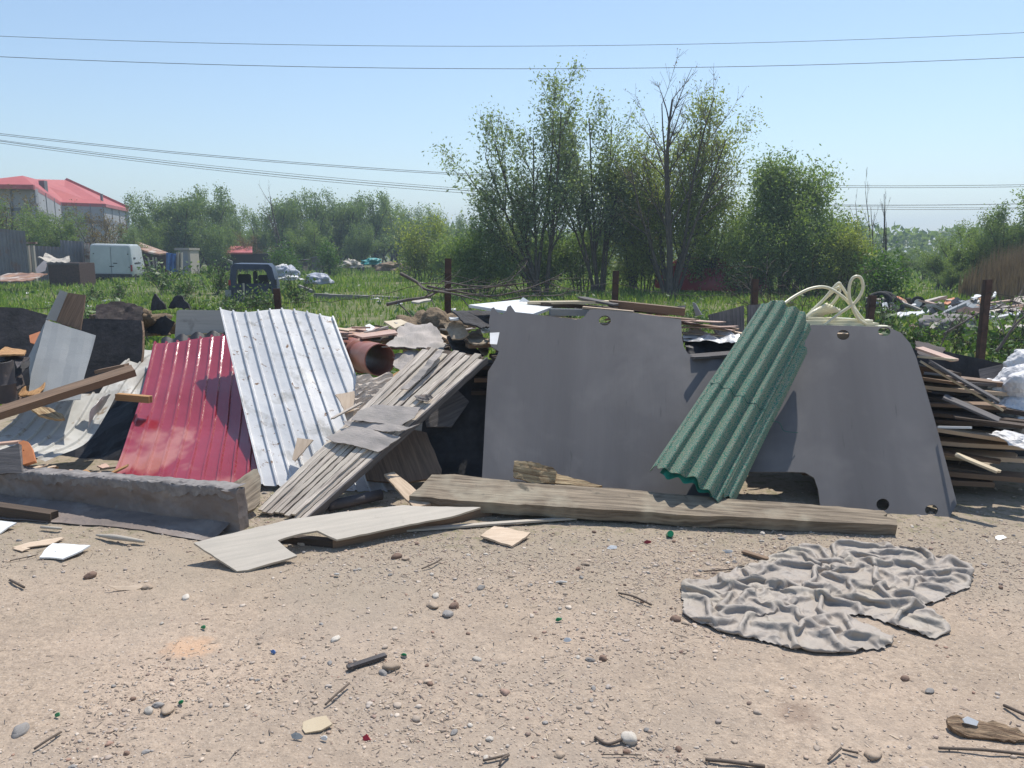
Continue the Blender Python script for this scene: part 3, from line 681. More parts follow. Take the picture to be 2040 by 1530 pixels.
# ================================================================ LEANING SLATTED PANEL
PS = plane(G(515, 1012, .05), G(592, 1032, .01), P(970, 712, 5.58))
def e(a, b, f): return (a[0] + (b[0] - a[0]) * f, a[1] + (b[1] - a[1]) * f)
sp = empty('slatted_shutter', G(560, 1022, 0), 'weathered grey panel of split slats leaning up against the pile', 'panel')
BLp, BRp, TRp, TLp = (513, 1014), (610, 1032), (970, 712), (846, 690)
ns = 9; rg = random.Random(7)
for i in range(ns):
    f0 = i / ns + .003; f1 = (i + 1) / ns - (.030 if i in (1, 3, 4, 6) else .010)
    q0, q1, q2, q3 = e(BLp, BRp, f0), e(BLp, BRp, f1), e(TLp, TRp, f1), e(TLp, TRp, f0)
    # ragged slat with varying width and height
    lo = rg.uniform(-.01, .02); hi = rg.uniform(-.02, .015)
    pa, pb = e(q0, q3, lo), e(q1, q2, lo); pc, pd = e(q1, q2, 1 + hi), e(q0, q3, 1 + hi)
    off = rg.uniform(-.010, .012)
    pl2 = (PS[0] + PS[1] * off, PS[1])
    sheet('slat', [pa, pb, pc, pd], pl2, .018, m['weathered'], parent=sp, res=.04, amp=.006, freq=2.5, jag=.0028, grain=(q0, q3))
pl3 = (PS[0] - PS[1] * .028, PS[1])
for f in (.03, .36, .68, .97):
    a0, a1 = e(BLp, TLp, f), e(BRp, TRp, f); b0, b1 = e(BLp, TLp, f - .035 if f > .1 else f + .06), e(BRp, TRp, f - .035 if f > .1 else f + .06)
    sheet('cross_rail', [a0, a1, b1, b0], pl3, .045, m['grey_wood'], parent=sp, grain=(a0, a1))
rail = sheet('edge_rail', [e(BLp, BRp, .985), e(BLp, BRp, 1.02), e(TLp, TRp, 1.01), e(TLp, TRp, .985)], (PS[0] - PS[1] * .004, PS[1]), .055, m['grey_wood'], parent=sp, res=.06, jag=.003, grain=(BRp, TRp))
sheet('shade_backing', [e(BLp, BRp, .05), e(BLp, BRp, .96), e(TLp, TRp, .96), e(TLp, TRp, .05)], (PS[0] - PS[1] * .022, PS[1]), .006, m['dark_wood'], parent=sp, grain=(BLp, TLp))  # added behind the slats to block light; dark colour paints shade into the gaps
pl4 = (PS[0] + PS[1] * .022, PS[1])
for q, lb in [([(650, 872), (700, 848), (798, 870), (757, 897), (752, 899), (665, 880)], 'lowest grey felt piece lying across the slatted panel'),
              ([(682, 838), (730, 838), (815, 852), (838, 845), (796, 862), (775, 862), (690, 846)], 'middle grey felt strip across the slatted panel'),
              ([(712, 820), (745, 806), (838, 812), (826, 832), (800, 846), (760, 842), (700, 838)], 'upper grey felt piece across the slatted panel')]:
    pl4 = (pl4[0] + PS[1] * .006, pl4[1])
    sheet('felt_piece', q, pl4, .004, m['grey_felt'], lb, 'felt piece', 'grey felt pieces on the slatted panel', res=.02, amp=.022, freq=4, jag=.003, smooth=True)
sheet('black_rag', [(824, 790), (838, 784), (858, 786), (862, 790), (850, 800), (842, 798), (832, 796)], (PS[0] + PS[1] * .03, PS[1]), .004, m['drum'], 'small dark rag on the upper part of the slatted panel', 'rag', res=.012, amp=.02, freq=14, jag=.003)
sheet('felt_fold', [(798, 775), (830, 745), (868, 698), (880, 695), (878, 706), (848, 742), (812, 775)], (PS[0] + PS[1] * .035, PS[1]), .006, m['grey_felt'], 'narrow folded grey strip at the top left edge of the slatted panel', 'strip', res=.02, amp=.02, freq=7, jag=.004)
# under the slatted panel
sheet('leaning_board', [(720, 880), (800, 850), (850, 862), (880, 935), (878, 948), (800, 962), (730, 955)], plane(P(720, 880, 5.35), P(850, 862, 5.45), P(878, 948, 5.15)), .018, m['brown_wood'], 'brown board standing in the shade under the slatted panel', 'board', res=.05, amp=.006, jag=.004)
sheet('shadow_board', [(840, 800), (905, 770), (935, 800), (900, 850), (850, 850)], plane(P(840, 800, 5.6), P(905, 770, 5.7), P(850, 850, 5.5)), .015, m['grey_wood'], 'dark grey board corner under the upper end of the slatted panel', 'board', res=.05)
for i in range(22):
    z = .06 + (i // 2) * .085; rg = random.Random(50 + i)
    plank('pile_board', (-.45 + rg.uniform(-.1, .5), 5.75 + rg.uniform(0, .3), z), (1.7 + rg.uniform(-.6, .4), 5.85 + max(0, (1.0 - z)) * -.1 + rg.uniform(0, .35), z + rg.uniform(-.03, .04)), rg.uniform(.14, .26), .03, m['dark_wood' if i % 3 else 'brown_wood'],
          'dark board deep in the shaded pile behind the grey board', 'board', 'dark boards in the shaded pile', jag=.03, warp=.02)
sheet('shade_sheet', [(836, 905), (850, 760), (905, 735), (972, 720), (1000, 730), (1000, 965), (880, 960)], plane(P(836, 905, 5.55), P(972, 720, 5.95), P(1000, 965, 5.35)), .006, m['black_felt'], 'black felt sheet in the deep shade left of the grey board', 'felt sheet', res=.05, amp=.03, freq=3)  # black sheet added to stand in for deep shade in the gap
tubes('grey_pipe', [([G(655, 1008, .04), G(760, 985, .06)], .035)], m['drum'], 'dark pipe lying in the shade under the slatted panel', 'pipe', ns=14)

# ================================================================ PILE, MIDDLE TOP
# brown plastic pipe
A = P(685, 700, 6.75); B = P(757, 717, 6.05) ; d = (B - A).normalized()
A = B - d * 1.0
s1 = d.cross(Vector((0, 0, 1))).normalized(); s2 = s1.cross(d)
pr = empty('drain_pipe', A.lerp(B, .5) - Vector((0, 0, .13)), 'thick brown plastic drain pipe lying open end forward on the pile', 'pipe')
def ringp(t, r, n=36): return [A + d * t + (s1 * math.cos(2 * math.pi * k / n) + s2 * math.sin(2 * math.pi * k / n)) * r for k in range(n)]
loft('pipe_wall', [ringp(0, .128), ringp(1.0, .128), ringp(1.0, .120), ringp(0, .120), ringp(0, .128)], m['pipe'], pr, cap=False)
loft('socket', [ringp(-.02, .130), ringp(.60, .138), ringp(.615, .146), ringp(.63, .138), ringp(.64, .1285)], m['pipe'], pr, cap=False)
for q, Y, mt, lb in [([(655, 660), (700, 652), (770, 650), (768, 660), (690, 668)], (6.9, 6.9, 6.6), 'pink_board', 'beige board behind the drain pipe'),
                     ([(698, 665), (710, 658), (785, 655), (792, 663), (722, 672)], (6.7, 6.7, 6.3), 'pink_board', 'pinkish board resting over the drain pipe'),
                     ([(765, 640), (798, 636), (812, 642), (787, 654)], (6.9, 6.9, 6.6), 'cream_board', 'small cream square board above the drain pipe'),
                     ([(660, 672), (700, 665), (722, 672), (700, 690), (665, 690)], (6.8, 6.8, 6.5), 'white_board', 'white board edge beneath the drain pipe'),
                     ([(728, 648), (736, 645), (748, 652), (790, 656), (730, 660)], (7.0, 6.9, 6.7), 'white_board', 'white torn offcut behind the pinkish board')]:
    sheet('flat_board', q, plane(P(*q[0], Y[0]), P(*q[2], Y[1]), P(*q[-1], Y[2])), .014, m[mt], lb, 'board', res=.08)
sheet('torn_felt', [(790, 655), (812, 643), (850, 645), (878, 662), (888, 690), (886, 706), (862, 704), (835, 700), (826, 690), (806, 684), (780, 690), (760, 690), (768, 682), (784, 674)], plane(P(790, 655, 6.5), P(878, 662, 6.4), P(835, 700, 5.95)), .006, m['grey_felt'],
      'large torn piece of grey roofing felt draped over the pile', 'felt piece', res=.03, amp=.06, freq=4, jag=.01, smooth=True)
sheet('lower_felt', [(783, 705), (820, 698), (850, 706), (845, 725), (800, 738), (784, 728)], plane(P(783, 705, 6.15), P(850, 706, 6.05), P(800, 738, 5.85)), .006, m['grey_felt'], 'grey felt piece between the drain pipe mouth and the slatted panel', 'felt piece', res=.03, amp=.03, freq=5, jag=.01)
for q, mt, lb in [([(884, 648), (906, 638), (920, 644), (934, 664), (920, 672), (900, 676)], 'bark', 'flaking chipboard piece standing above the slatted panel'),
                  ([(926, 666), (958, 654), (962, 672), (974, 676), (972, 682), (945, 686), (934, 678)], 'bark', 'flaking chipboard piece left of the grey board'),
                  ([(950, 692), (972, 684), (974, 698), (966, 706)], 'bark', 'smallest flaking chipboard piece by the grey board edge'),
                  ([(905, 688), (920, 690), (936, 706), (925, 710)], 'bark', 'narrow curved bark scrap above the slatted panel'),
                  ([(890, 672), (925, 676), (965, 708), (960, 712), (905, 704)], 'black_felt', 'dark felt sheet under the flaking chipboard pieces'),
                  ([(900, 618), (978, 620), (978, 650), (960, 654), (925, 640)], 'black_felt', 'dark sheet left of the grey board under the white panel'),
                  ([(958, 655), (976, 648), (976, 660), (962, 661)], 'white_board', 'small white scrap left of the grey board'),
                  ([(895, 632), (928, 632), (925, 636), (898, 635)], 'white_board', 'tiny white strip at the foot of the tall fence post')]:
    sheet('scrap_piece', q, plane(P(*q[0], 6.0), P(*q[2], 5.95), P(*q[-1], 5.8)), .012, m[mt], lb, 'scrap piece', res=.02, amp=.018 if mt != 'white_board' else 0, freq=9, jag=.004)
sheet('slatted_bark', [(710, 742), (750, 748), (786, 745), (788, 762), (770, 795), (745, 820), (712, 838), (700, 850), (706, 800)], plane(P(710, 742, 5.95), P(786, 745, 5.9), P(706, 845, 5.35)), .012, m['weathered'],
      'crumbling grey wood sheet left of the slatted panel below the drain pipe', 'wood sheet', res=.018, amp=.03, freq=5, jag=.006, grain=((706, 800), (780, 780)), disp=lambda x, y: .016 * math.sin(y * 95 + 3 * math.sin(x * 9)))
sheet('ochre_splinter', [(783, 745), (806, 733), (790, 758), (783, 768)], plane(P(783, 745, 5.75), P(806, 733, 5.8), P(783, 768, 5.6)), .012, m['ochre'], 'yellow triangular splinter below the drain pipe mouth', 'splinter')
sheet('reddish_offcut', [(668, 786), (706, 778), (704, 830), (692, 838), (684, 812), (678, 800)], plane(P(668, 786, 5.45), P(706, 778, 5.5), P(690, 838, 5.3)), .015, m['ply'], 'reddish wood offcut resting on the galvanised sheet', 'offcut', res=.025, amp=.006, jag=.004)
sheet('pale_chip', [(582, 915), (592, 872), (624, 876), (604, 900), (588, 918)], plane(P(582, 915, 5.22), P(592, 872, 5.35), P(624, 876, 5.33)), .010, m['ply'], 'pale wood chip leaning on the lower galvanised sheet', 'offcut', res=.03, jag=.003)
pk('twisted_strip', (660, 833), 5.28, (720, 800), 5.4, .03, .008, 'weathered', 'twisted grey strip left of the felt pieces', 'strip', jag=.02, warp=.02)

# small rubbish between the bigger pieces of the pile
rg = random.Random(77)
for i in range(46):
    if i < 26: px, py = rg.uniform(650, 975), rg.uniform(645, 712); Y = 6.9 - (py - 640) * .011
    else: px, py = rg.uniform(1060, 1340), rg.uniform(612, 634); Y = 6.25
    p = P(px, py, Y); mt, w_ = rg.choice([('pale_wood', 'pale wooden'), ('bark', 'flaking brown'), ('grey_felt', 'grey felt'), ('pink_board', 'pinkish'), ('brown_felt', 'dark brown'), ('dark_wood', 'dark wooden'), ('light_board', 'light grey')])
    d = Vector((rg.uniform(-1, 1), rg.uniform(-.8, .8), rg.uniform(-.2, .2))).normalized() * rg.uniform(.05, .16)
    plank('pile_scrap', p - d, p + d, rg.uniform(.03, .10), rg.uniform(.006, .02), m[mt], w_ + (' scrap on the pile around the drain pipe' if i < 26 else ' scrap on the pile top behind the grey board'), 'scrap piece', 'small scraps on top of the pile', jag=.025, warp=.03, seg=5)
rg = random.Random(78)
for i in range(16):
    px, py = rg.uniform(60, 240), rg.uniform(925, 950); p = P(px, py, 5.0 + rg.uniform(0, .3)); d = Vector((rg.uniform(-1, 1), rg.uniform(-.8, .8), rg.uniform(-.2, .2))).normalized() * rg.uniform(.04, .10)
    mt, w_ = rg.choice([('ply', 'tan'), ('pink_board', 'pinkish'), ('dark_wood', 'dark'), ('ochre', 'orange-brown')])
    plank('pile_scrap', p - d, p + d, rg.uniform(.02, .07), rg.uniform(.006, .015), m[mt], w_ + ' scrap in the hollow behind the fabric-wrapped board', 'scrap piece', 'small scraps in the hollow at the left', jag=.02, warp=.02, seg=4)
# ================================================================ PILE, LEFT PART
def rb(x, v): return .012 * math.sin(v * 5 + x * 3) * v + .004 * math.sin(x * 17 + v * 9)
ribsheet('red_sheet', (P(306, 683, 6.65), P(530, 662, 6.65), P(218, 962, 5.08), P(516, 975, 5.08)), .0985, m['red'], 'glossy dark red profiled steel sheet leaning in the pile', nlen=40, w=.014, h=.019,
         edgefn=lambda x, v: .01 * math.sin(x * 9) * (1 - v), bend=lambda x, v: -.05 * math.sin(math.pi * v) + .016 * noise.noise(Vector((x * 3, v * 4, 1))), off=.03)
ribsheet('galvanised_sheet', (P(437, 613, 6.42), P(664, 627, 6.55), P(521, 967, 5.12), P(806, 985, 5.12)), .1025, m['galv'], 'dirty galvanised profiled steel sheet overlapping the red one', nlen=40, w=.013, h=.017,
         edgefn=lambda x, v: (.018 * math.sin(x * 7.5 + .3)) * (1 - v), bend=lambda x, v: -.035 * math.sin(math.pi * v) + .012 * noise.noise(Vector((x * 3, v * 4, 7))), off=.045)
# curved dirty-white sheets
def wsheet(name, q, pl, label, gdir, amp, bend=None):
    return sheet(name, q, pl, .0015, m['white_sheet'], label, 'metal sheet', res=.028, jag=.003, grain=gdir, amp=amp, freq=3,
                 disp=lambda x, y: (.014 if abs(((y + 30) % .10) - .05) < .011 else 0) + (bend(x, y) if bend else 0))
ribsheet('bent_sheet', (P(279, 696, 6.95), P(375, 698, 6.95), P(194, 790, 6.10), P(296, 787, 6.20)), .105, m['white_sheet'], 'upper bent dirty-white profiled sheet beside the red sheet', nlen=16, w=.012, h=.014,
         edgefn=lambda x, v: .02 * math.sin(x * 11), bend=lambda x, v: .05 * math.sin(math.pi * v) - .03 * x + .02 * noise.noise(Vector((x * 3, v * 3, 3))), off=.02)
ribsheet('bent_sheet', (P(60, 802, 5.95), P(236, 776, 6.15), P(-70, 908, 5.10), P(92, 917, 5.08)), .105, m['white_sheet'], 'lower curled dirty-white profiled sheet at the left edge', nlen=24, w=.012, h=.016,
         edgefn=lambda x, v: .03 * math.sin(x * 7) * v + .012 * math.sin(x * 31) * v, bend=lambda x, v: -.13 * math.sin(math.pi * v) * (.4 + .6 * x) + .02 * noise.noise(Vector((x * 3, v * 3, 9))), off=.05)
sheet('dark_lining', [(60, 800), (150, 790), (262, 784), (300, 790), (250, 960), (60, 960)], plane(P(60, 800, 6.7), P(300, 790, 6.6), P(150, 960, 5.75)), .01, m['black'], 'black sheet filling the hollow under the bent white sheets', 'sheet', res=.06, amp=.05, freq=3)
sheet('curled_edge', [(172, 850), (180, 815), (200, 790), (222, 785), (205, 812), (182, 836)], plane(P(172, 850, 5.45), P(200, 790, 5.6), P(205, 812, 5.8)), .002, m['galv'], 'torn grey metal edge curling under the lower white sheet', 'metal strip', res=.03, amp=.02, freq=6, jag=.004)
plank('inner_batten', P(235, 790, 5.85), P(300, 796, 5.8), .05, .05, m['ochre'], 'yellowish batten in the shade left of the red sheet', 'batten', jag=.01)
plank('brown_lath', P(195, 740, 5.95), P(252, 728, 5.95), .07, .025, m['brown_wood'], 'short reddish lath behind the long brown beam', 'lath')
plank('long_brown_beam', P(-60, 842, 5.02), P(266, 738, 5.62), .085, .055, m['brown_wood'], 'long brown beam lying across the pile at the left', 'beam', jag=.006, up=(0, -.5, 1))
sheet('splintered_chunk', [(58, 812), (72, 806), (100, 812), (126, 826), (128, 832), (108, 834), (80, 828)], plane(P(58, 812, 5.35), P(126, 826, 5.3), P(100, 834, 5.25)), .02, m['split_wood'], 'splintered flat wood chunk on the curled white sheet', 'wood chunk', res=.015, amp=.012, freq=10, jag=.004)
sheet('leaning_pale_sheet', [(92, 638), (191, 668), (182, 700), (168, 750), (160, 795), (110, 800), (56, 790), (62, 745), (75, 700)], plane(P(92, 638, 6.25), P(191, 668, 6.2), P(110, 800, 5.55)), .004, m['pale_sheet'], 'pale grey smooth sheet leaning in front of the black slab', 'metal sheet', res=.05, disp=lambda x, y: .0018 * math.sin(y * 40), amp=.008, grain=((75, 790), (110, 640)))
sheet('folded_strip', [(92, 636), (120, 578), (135, 583), (112, 640)], plane(P(92, 636, 6.25), P(120, 578, 6.4), P(135, 583, 6.45)), .004, m['pale_sheet'], 'narrow folded grey strip standing above the pale sheet', 'metal strip')
sheet('brown_plywood', [(108, 640), (136, 583), (170, 588), (166, 620), (160, 657)], plane(P(108, 640, 6.35), P(136, 583, 6.45), P(160, 657, 6.3)), .012, m['brown_wood'], 'brown plywood piece standing behind the pale sheet', 'plywood')
sheet('shadow_strip', [(56, 712), (88, 645), (92, 640), (72, 705), (60, 760)], plane(P(56, 712, 6.2), P(90, 642, 6.3), P(60, 760, 6.0)), .004, m['pale_sheet'], 'thin bluish strip left of the pale sheet', 'metal strip')
sheet('orange_scrap', [(58, 668), (80, 660), (72, 686), (60, 682)], plane(P(58, 668, 6.4), P(80, 660, 6.4), P(60, 682, 6.3)), .01, m['orange'], 'small orange board corner in front of the black slab', 'scrap piece')
sheet('black_slab', [(-80, 608), (0, 612), (45, 614), (95, 628), (97, 640), (90, 790), (-80, 800)], plane(P(-80, 608, 7.0), P(95, 628, 6.9), P(50, 790, 6.5)), .03, m['black_felt'], 'black slab standing at the far left behind the pale sheet', 'slab', res=.1, amp=.02, freq=1.2, edge_mat=m['brown_wood'])
sheet('black_slab', [(165, 634), (220, 635), (281, 638), (284, 660), (283, 700), (270, 790), (110, 800), (120, 700)], plane(P(165, 634, 6.9), P(281, 638, 6.8), P(190, 795, 6.5)), .03, m['black_felt'], 'black slab standing between the pale sheet and the red sheet', 'slab', res=.1, amp=.02, freq=1.2, edge_mat=m['brown_wood'])
# rusty drum with torn rim at the left edge
dc = P(-5, 800, 5.5); dr = empty('steel_drum', (dc.x, dc.y, dc.z), 'dark steel drum with a torn rim at the left edge', 'drum')
def dring(r, z, j=0): return [Vector((dc.x + r * math.cos(t), dc.y + r * math.sin(t), dc.z + z + j * (noise.noise(Vector((math.cos(t) * 2, math.sin(t) * 2, 4)))))) for t in [2 * math.pi * k / 32 for k in range(32)]]
loft('drum_wall', [dring(.125, 0), dring(.125, .12), dring(.130, .13), dring(.125, .14), dring(.125, .29, .03), dring(.122, .292, .03), dring(.12, .01)], m['drum'], dr, cap=False)
sheet('torn_rim', [(-10, 712), (25, 707), (50, 708), (60, 715), (45, 722), (34, 735), (28, 716), (-10, 724)], plane(P(-10, 712, 5.65), P(50, 708, 5.7), P(30, 735, 5.4)), .004, m['drum'], parent=dr, res=.02, amp=.03, freq=8, jag=.003)
for q, mt, lb in [([(-5, 700), (10, 692), (52, 697), (48, 706), (0, 708)], 'ochre', 'reddish wood scrap lying behind the torn drum'),
                  ([(32, 780), (60, 768), (88, 757), (90, 762), (75, 785), (40, 790)], 'ochre', 'orange splintered board behind the long brown beam'),
                  ([(30, 725), (60, 712), (58, 728), (40, 745), (32, 750)], 'black_felt', 'dark curled scrap right of the drum'),
                  ([(30, 750), (42, 745), (50, 765), (36, 775)], 'brown_felt', 'brown rag between drum and pale sheet'),
                  ([(0, 800), (30, 790), (60, 782), (62, 790), (10, 815)], 'brown_wood', 'brown slat lying just behind the long brown beam')]:
    sheet('wood_scrap', q, plane(P(*q[0], 5.7), P(*q[2], 5.75), P(*q[-1], 5.55)), .012, m[mt], lb, 'scrap piece', res=.03, amp=.015, freq=8, jag=.004)
# orange plastic and weathered board at the left
sheet('orange_plate', [(37, 882), (46, 877), (56, 880), (63, 892), (70, 918), (44, 926)], plane(P(37, 882, 4.95), P(60, 885, 4.95), P(44, 926, 4.85)), .03, m['orange'], 'rounded orange plastic plate beside the weathered block at the left', 'plastic plate', res=.03, holes=[circ(47, 897, 1.3, 1.3, 8)])
sheet('weathered_block', [(-60, 905), (0, 896), (38, 884), (44, 942), (-60, 945)], plane(P(-60, 905, 4.92), P(38, 884, 4.92), P(44, 942, 4.8)), .05, m['grey_wood'], 'dark weathered block behind the fabric-wrapped board at the left edge', 'wood block', res=.05, amp=.006, jag=.004)
plank('orange_lath', P(-60, 890, 5.0), P(36, 881, 5.0), .06, .015, m['pink_board'], 'pinkish lath lying on the weathered block', 'lath')
for q, mt, lb in [([(64, 938), (80, 934), (110, 938), (118, 946), (90, 950)], 'ply', 'left pale wood scrap behind the fabric-wrapped board'), ([(128, 944), (140, 936), (190, 944), (188, 954), (150, 954)], 'pink_board', 'orange-brown wood scrap behind the fabric-wrapped board'),
                  ([(150, 940), (172, 935), (180, 940), (165, 944)], 'ochre', 'small splinter on the orange-brown scrap'), ([(190, 952), (215, 946), (220, 952), (205, 958)], 'weathered', 'grey scrap beside the foot of the red sheet')]:
    sheet('wood_scrap', q, plane(P(*q[0], 5.0), P(*q[2], 5.05), P(*q[-1], 4.9)), .01, m[mt], lb, 'scrap piece', res=.02, amp=.008, freq=9, jag=.004)
# objects behind the sheets
sheet('pale_sheet', [(352, 620), (358, 617), (440, 618), (470, 620), (470, 662), (400, 664), (348, 672)], plane(P(352, 618, 7.0), P(440, 618, 7.0), P(350, 672, 6.9)), .02, m['light_board'], 'pale grey panel with rounded corner behind the two steel sheets', 'panel')
gridmesh('corrugated_black_sheet', lambda u, v: P(322 + 170 * u, 676 - 14 * math.sin(u * 2.2) + 30 * v, 6.85 - .25 * v) + Vector((0, 0, .016 * math.sin(u * 34))), 60, 3, m['black'], .004, 'black corrugated sheet peeking out above the red sheet', 'metal sheet', smooth=True)
for c, s, mt, lb in [(P(255, 640, 7.6), (.38, .25, .17), 'soil', 'low brown earth heap behind the black slab'), (P(860, 655, 7.4), (.40, .3, .22), 'soil', 'brown earth heap at the foot of the tall fence post'), (P(700, 668, 8.3), (.7, .35, .08), 'soil', 'flat strip of bare soil behind the drain pipe')]:
    lump('earth_heap', c - Vector((0, 0, s[2] * .4)), s, m[mt], lb, 'earth heap', amp=.5, freq=2.5, fine=.12, sub=5)
for q, lb in [([(300, 618), (306, 584), (330, 606), (332, 616)], 'left dark triangular scrap standing in the weeds'), ([(336, 614), (348, 592), (360, 588), (372, 602), (380, 615)], 'right dark jagged scrap standing in the weeds'), ([(288, 660), (300, 640), (330, 628), (345, 640), (330, 668)], 'dark grey crumpled sheet in the weeds behind the red sheet'), ([(190, 606), (240, 600), (285, 612), (284, 640), (192, 640)], 'brown slab standing in the weeds behind the black slab')]:
    sheet('dark_scrap', q, plane(P(*q[0], 7.5), P(*q[1], 7.5), P(*q[-1], 7.35)), .012, m['brown_felt' if 'brown' in lb else 'black_felt'], lb, 'scrap piece', res=.03, amp=.03, freq=5, jag=.01)

# fabric-wrapped long board at the bottom left ---------------------------
wa, wb = G(-70, 992, 0), G(478, 1060, 0); wd = (wb - wa); WL = wd.length; wd.normalize(); wn = Vector((wd.y, -wd.x, 0)); wn = wn if wn.y < 0 else -wn
we = empty('wrapped_board', (wa + wb) / 2, 'long low board wrapped in grey fabric lying on its edge at the bottom left', 'wrapped board')
prof = []
for k in range(14): prof.append((.0, .0 + .235 * k / 13))
for k in range(1, 7): prof.append((-.012 * k, .238 + .006 * math.sin(k)))
for k in range(1, 8): prof.append((-.085, .235 - .235 * k / 7))
rings = []
NR = 110
for i in range(NR + 1):
    f = i / NR; base = wa + wd * (WL * f); h = .88 + .22 * f; ring = []
    for k, (a, z) in enumerate(prof):
        q = Vector((f * 9, k * .22, 0)); dn = .014 * noise.noise(q) + .006 * noise.noise(q * 4)
        fold = .026 * max(0, noise.noise(Vector((f * 16 + z * 9, z * 7, 2)))) * min(1, z * 7) + .014 * max(0, noise.noise(Vector((f * 30 - z * 12, z * 3, 6)))) * (z > .12)
        edge = (.012 * noise.noise(Vector((f * 60, k, 7)))) if z > .22 else 0
        if 0 < i < NR: pass
        ring.append(base - wn * (-a) * 1.0 * -1 * -1 + wn * (dn + fold) + Vector((0, 0, z * h + edge)) if False else base + wn * (a + dn + fold) + Vector((0, 0, z * h + edge + .01 * math.sin(f * 11) * (z > .1))))
    rings.append(ring)
body = loft('fabric_cover', rings, m['wrap'], we, cap=True, smooth=True, sharp=60)
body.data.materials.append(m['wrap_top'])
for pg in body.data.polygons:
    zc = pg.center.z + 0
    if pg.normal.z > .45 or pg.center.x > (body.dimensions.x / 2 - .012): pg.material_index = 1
# frayed fabric edge along the top
rg = random.Random(3); fr = []
for i in range(70):
    f = rg.random() ** .7; p = wa + wd * (WL * f) + wn * rg.uniform(-.02, .02) + Vector((0, 0, (.88 + .22 * f) * .235 + .004))
    q = p + wn * rg.uniform(.0, .03) + wd * rg.uniform(-.06, .06) + Vector((0, 0, rg.uniform(-.02, .015))); fr.append(([p, p.lerp(q, .5) + Vector((0, 0, .006)), q], [.003, .002, .001]))
for k_ in range(0, len(fr), 7): tubes('frayed_thread', fr[k_:k_ + 1], m['wrap_top'], parent=we, ns=4)
def lip(u, v):
    f = u; h = (.88 + .22 * f) * .235; dep = .035 + .05 * abs(noise.noise(Vector((f * 13, 3, 1)))) + .02 * noise.noise(Vector((f * 55, 3, 1)))
    s_ = v * (.10 + dep); base = wa + wd * (WL * f)
    if s_ < .085: p = base + wn * (-.085 + s_) + Vector((0, 0, h + .010 + .006 * noise.noise(Vector((f * 40, v * 3, 0)))))
    else: p = base + wn * (.010 + .010 * abs(noise.noise(Vector((f * 22, v * 2, 4))))) + Vector((0, 0, h + .010 - (s_ - .085)))
    return p + Vector((0, 0, .012 * noise.noise(Vector((f * 18, 0, 9)))))
gridmesh('fabric_lip', lip, 240, 10, m['wrap_top'], .002, parent=we, smooth=True, sharp=60)
# loose fabric lying in front of it
def flap(u, v):
    p = wa.lerp(wb, .0 + u * .97) + wn * (-.01 + v * (.30 - .12 * u + .03 * math.sin(u * 7)))
    return p + Vector((0, 0, (.045 * (1 - v) ** 1.5) + .012 + .010 * noise.noise(Vector((u * 12, v * 3, 0))) * (1 - v * .6) + ghs(p.x, p.y)))
gridmesh('loose_fabric', flap, 80, 14, m['wrap'], .002, 'dark loose fabric spread on the dirt in front of the wrapped board', 'fabric', smooth=True)
pk('dark_batten', (-60, 1006), 4.62, (108, 1030), 4.50, .07, .06, 'dark_wood', 'dark batten end lying on the loose fabric at the left edge', 'batten')
sheet('bracing_board', [(450, 972), (505, 935), (512, 934), (519, 950), (519, 1000), (508, 1012), (495, 1018), (478, 985)], plane(P(450, 972, 4.62), P(512, 934, 4.85), P(508, 1012, 4.6)), .03, m['old_beam'], 'short weathered board end between the wrapped board and the slatted panel', 'board', res=.04, amp=.004, jag=.003)
sheet('white_fragment', [(-40, 1045), (0, 1037), (33, 1041), (15, 1051), (0, 1062), (-40, 1070)], plane(G(-40, 1045, .03), G(33, 1041, .035), G(0, 1062, .012)), .008, m['white_board'], 'white board fragment cut by the left edge of the photo', 'fragment', group=None)
sheet('white_fragment', [(78, 1110), (90, 1094), (105, 1082), (180, 1086), (160, 1098), (125, 1113), (98, 1110)], plane(G(78, 1110, .014), G(105, 1082, .03), G(180, 1086, .03)), .008, m['white_board'], 'white triangular board fragment with a nail hole on the dirt', 'fragment', res=.03, jag=.003, holes=[circ(110, 1099, 1.2, .9, 8)])
sheet('tan_splinter', [(24, 1090), (60, 1080), (122, 1070), (128, 1072), (100, 1084), (40, 1092)], plane(G(24, 1090, .015), G(122, 1070, .02), G(100, 1084, .012)), .006, m['ply'], 'long tan wood splinter left of the white triangular fragment', 'splinter', res=.02, jag=.003)
sheet('tan_chip', [(26, 1092), (45, 1089), (60, 1092), (44, 1098)], plane(G(26, 1092, .014), G(60, 1092, .014), G(44, 1098, .010)), .005, m['ply'], 'small tan chip under the long tan splinter', 'chip', res=.02, jag=.003)
tubes('grey_half_pipe', [(spline([G(192, 1066, .02), G(235, 1071, .03), G(288, 1079, .02)], 6), [.005, .008, .010, .012, .014, .015, .015, .014, .013, .012, .011, .010, .008])], m['light_board'], 'short tapered grey plastic piece at the edge of the loose fabric', 'plastic piece', ns=10)
tubes('pale_pipe_scrap', [([G(82, 1050, .02), G(122, 1053, .02)], .009)], m['light_board'], 'short pale stick beside the dark batten end', 'stick', ns=6)
# ================================================================ BACKGROUND
def B(px, Y): 
    x = P(px, 500, Y).x; return Vector((x, Y, ghs(x, Y)))
def zat(px, py, Y): return P(px, py, Y).z
def stem(bpx, tpx, tpy, Y, r, base_px=None, dy=0.):
    z = zat(tpx, tpy, Y); x0 = P(bpx, 500, Y).x; x1 = P(tpx, tpy, Y).x; bx = P(base_px or bpx, 500, Y).x
    return (x0 - bx, 0, (x1 - x0) / z, dy, math.hypot(z, x1 - x0), r)
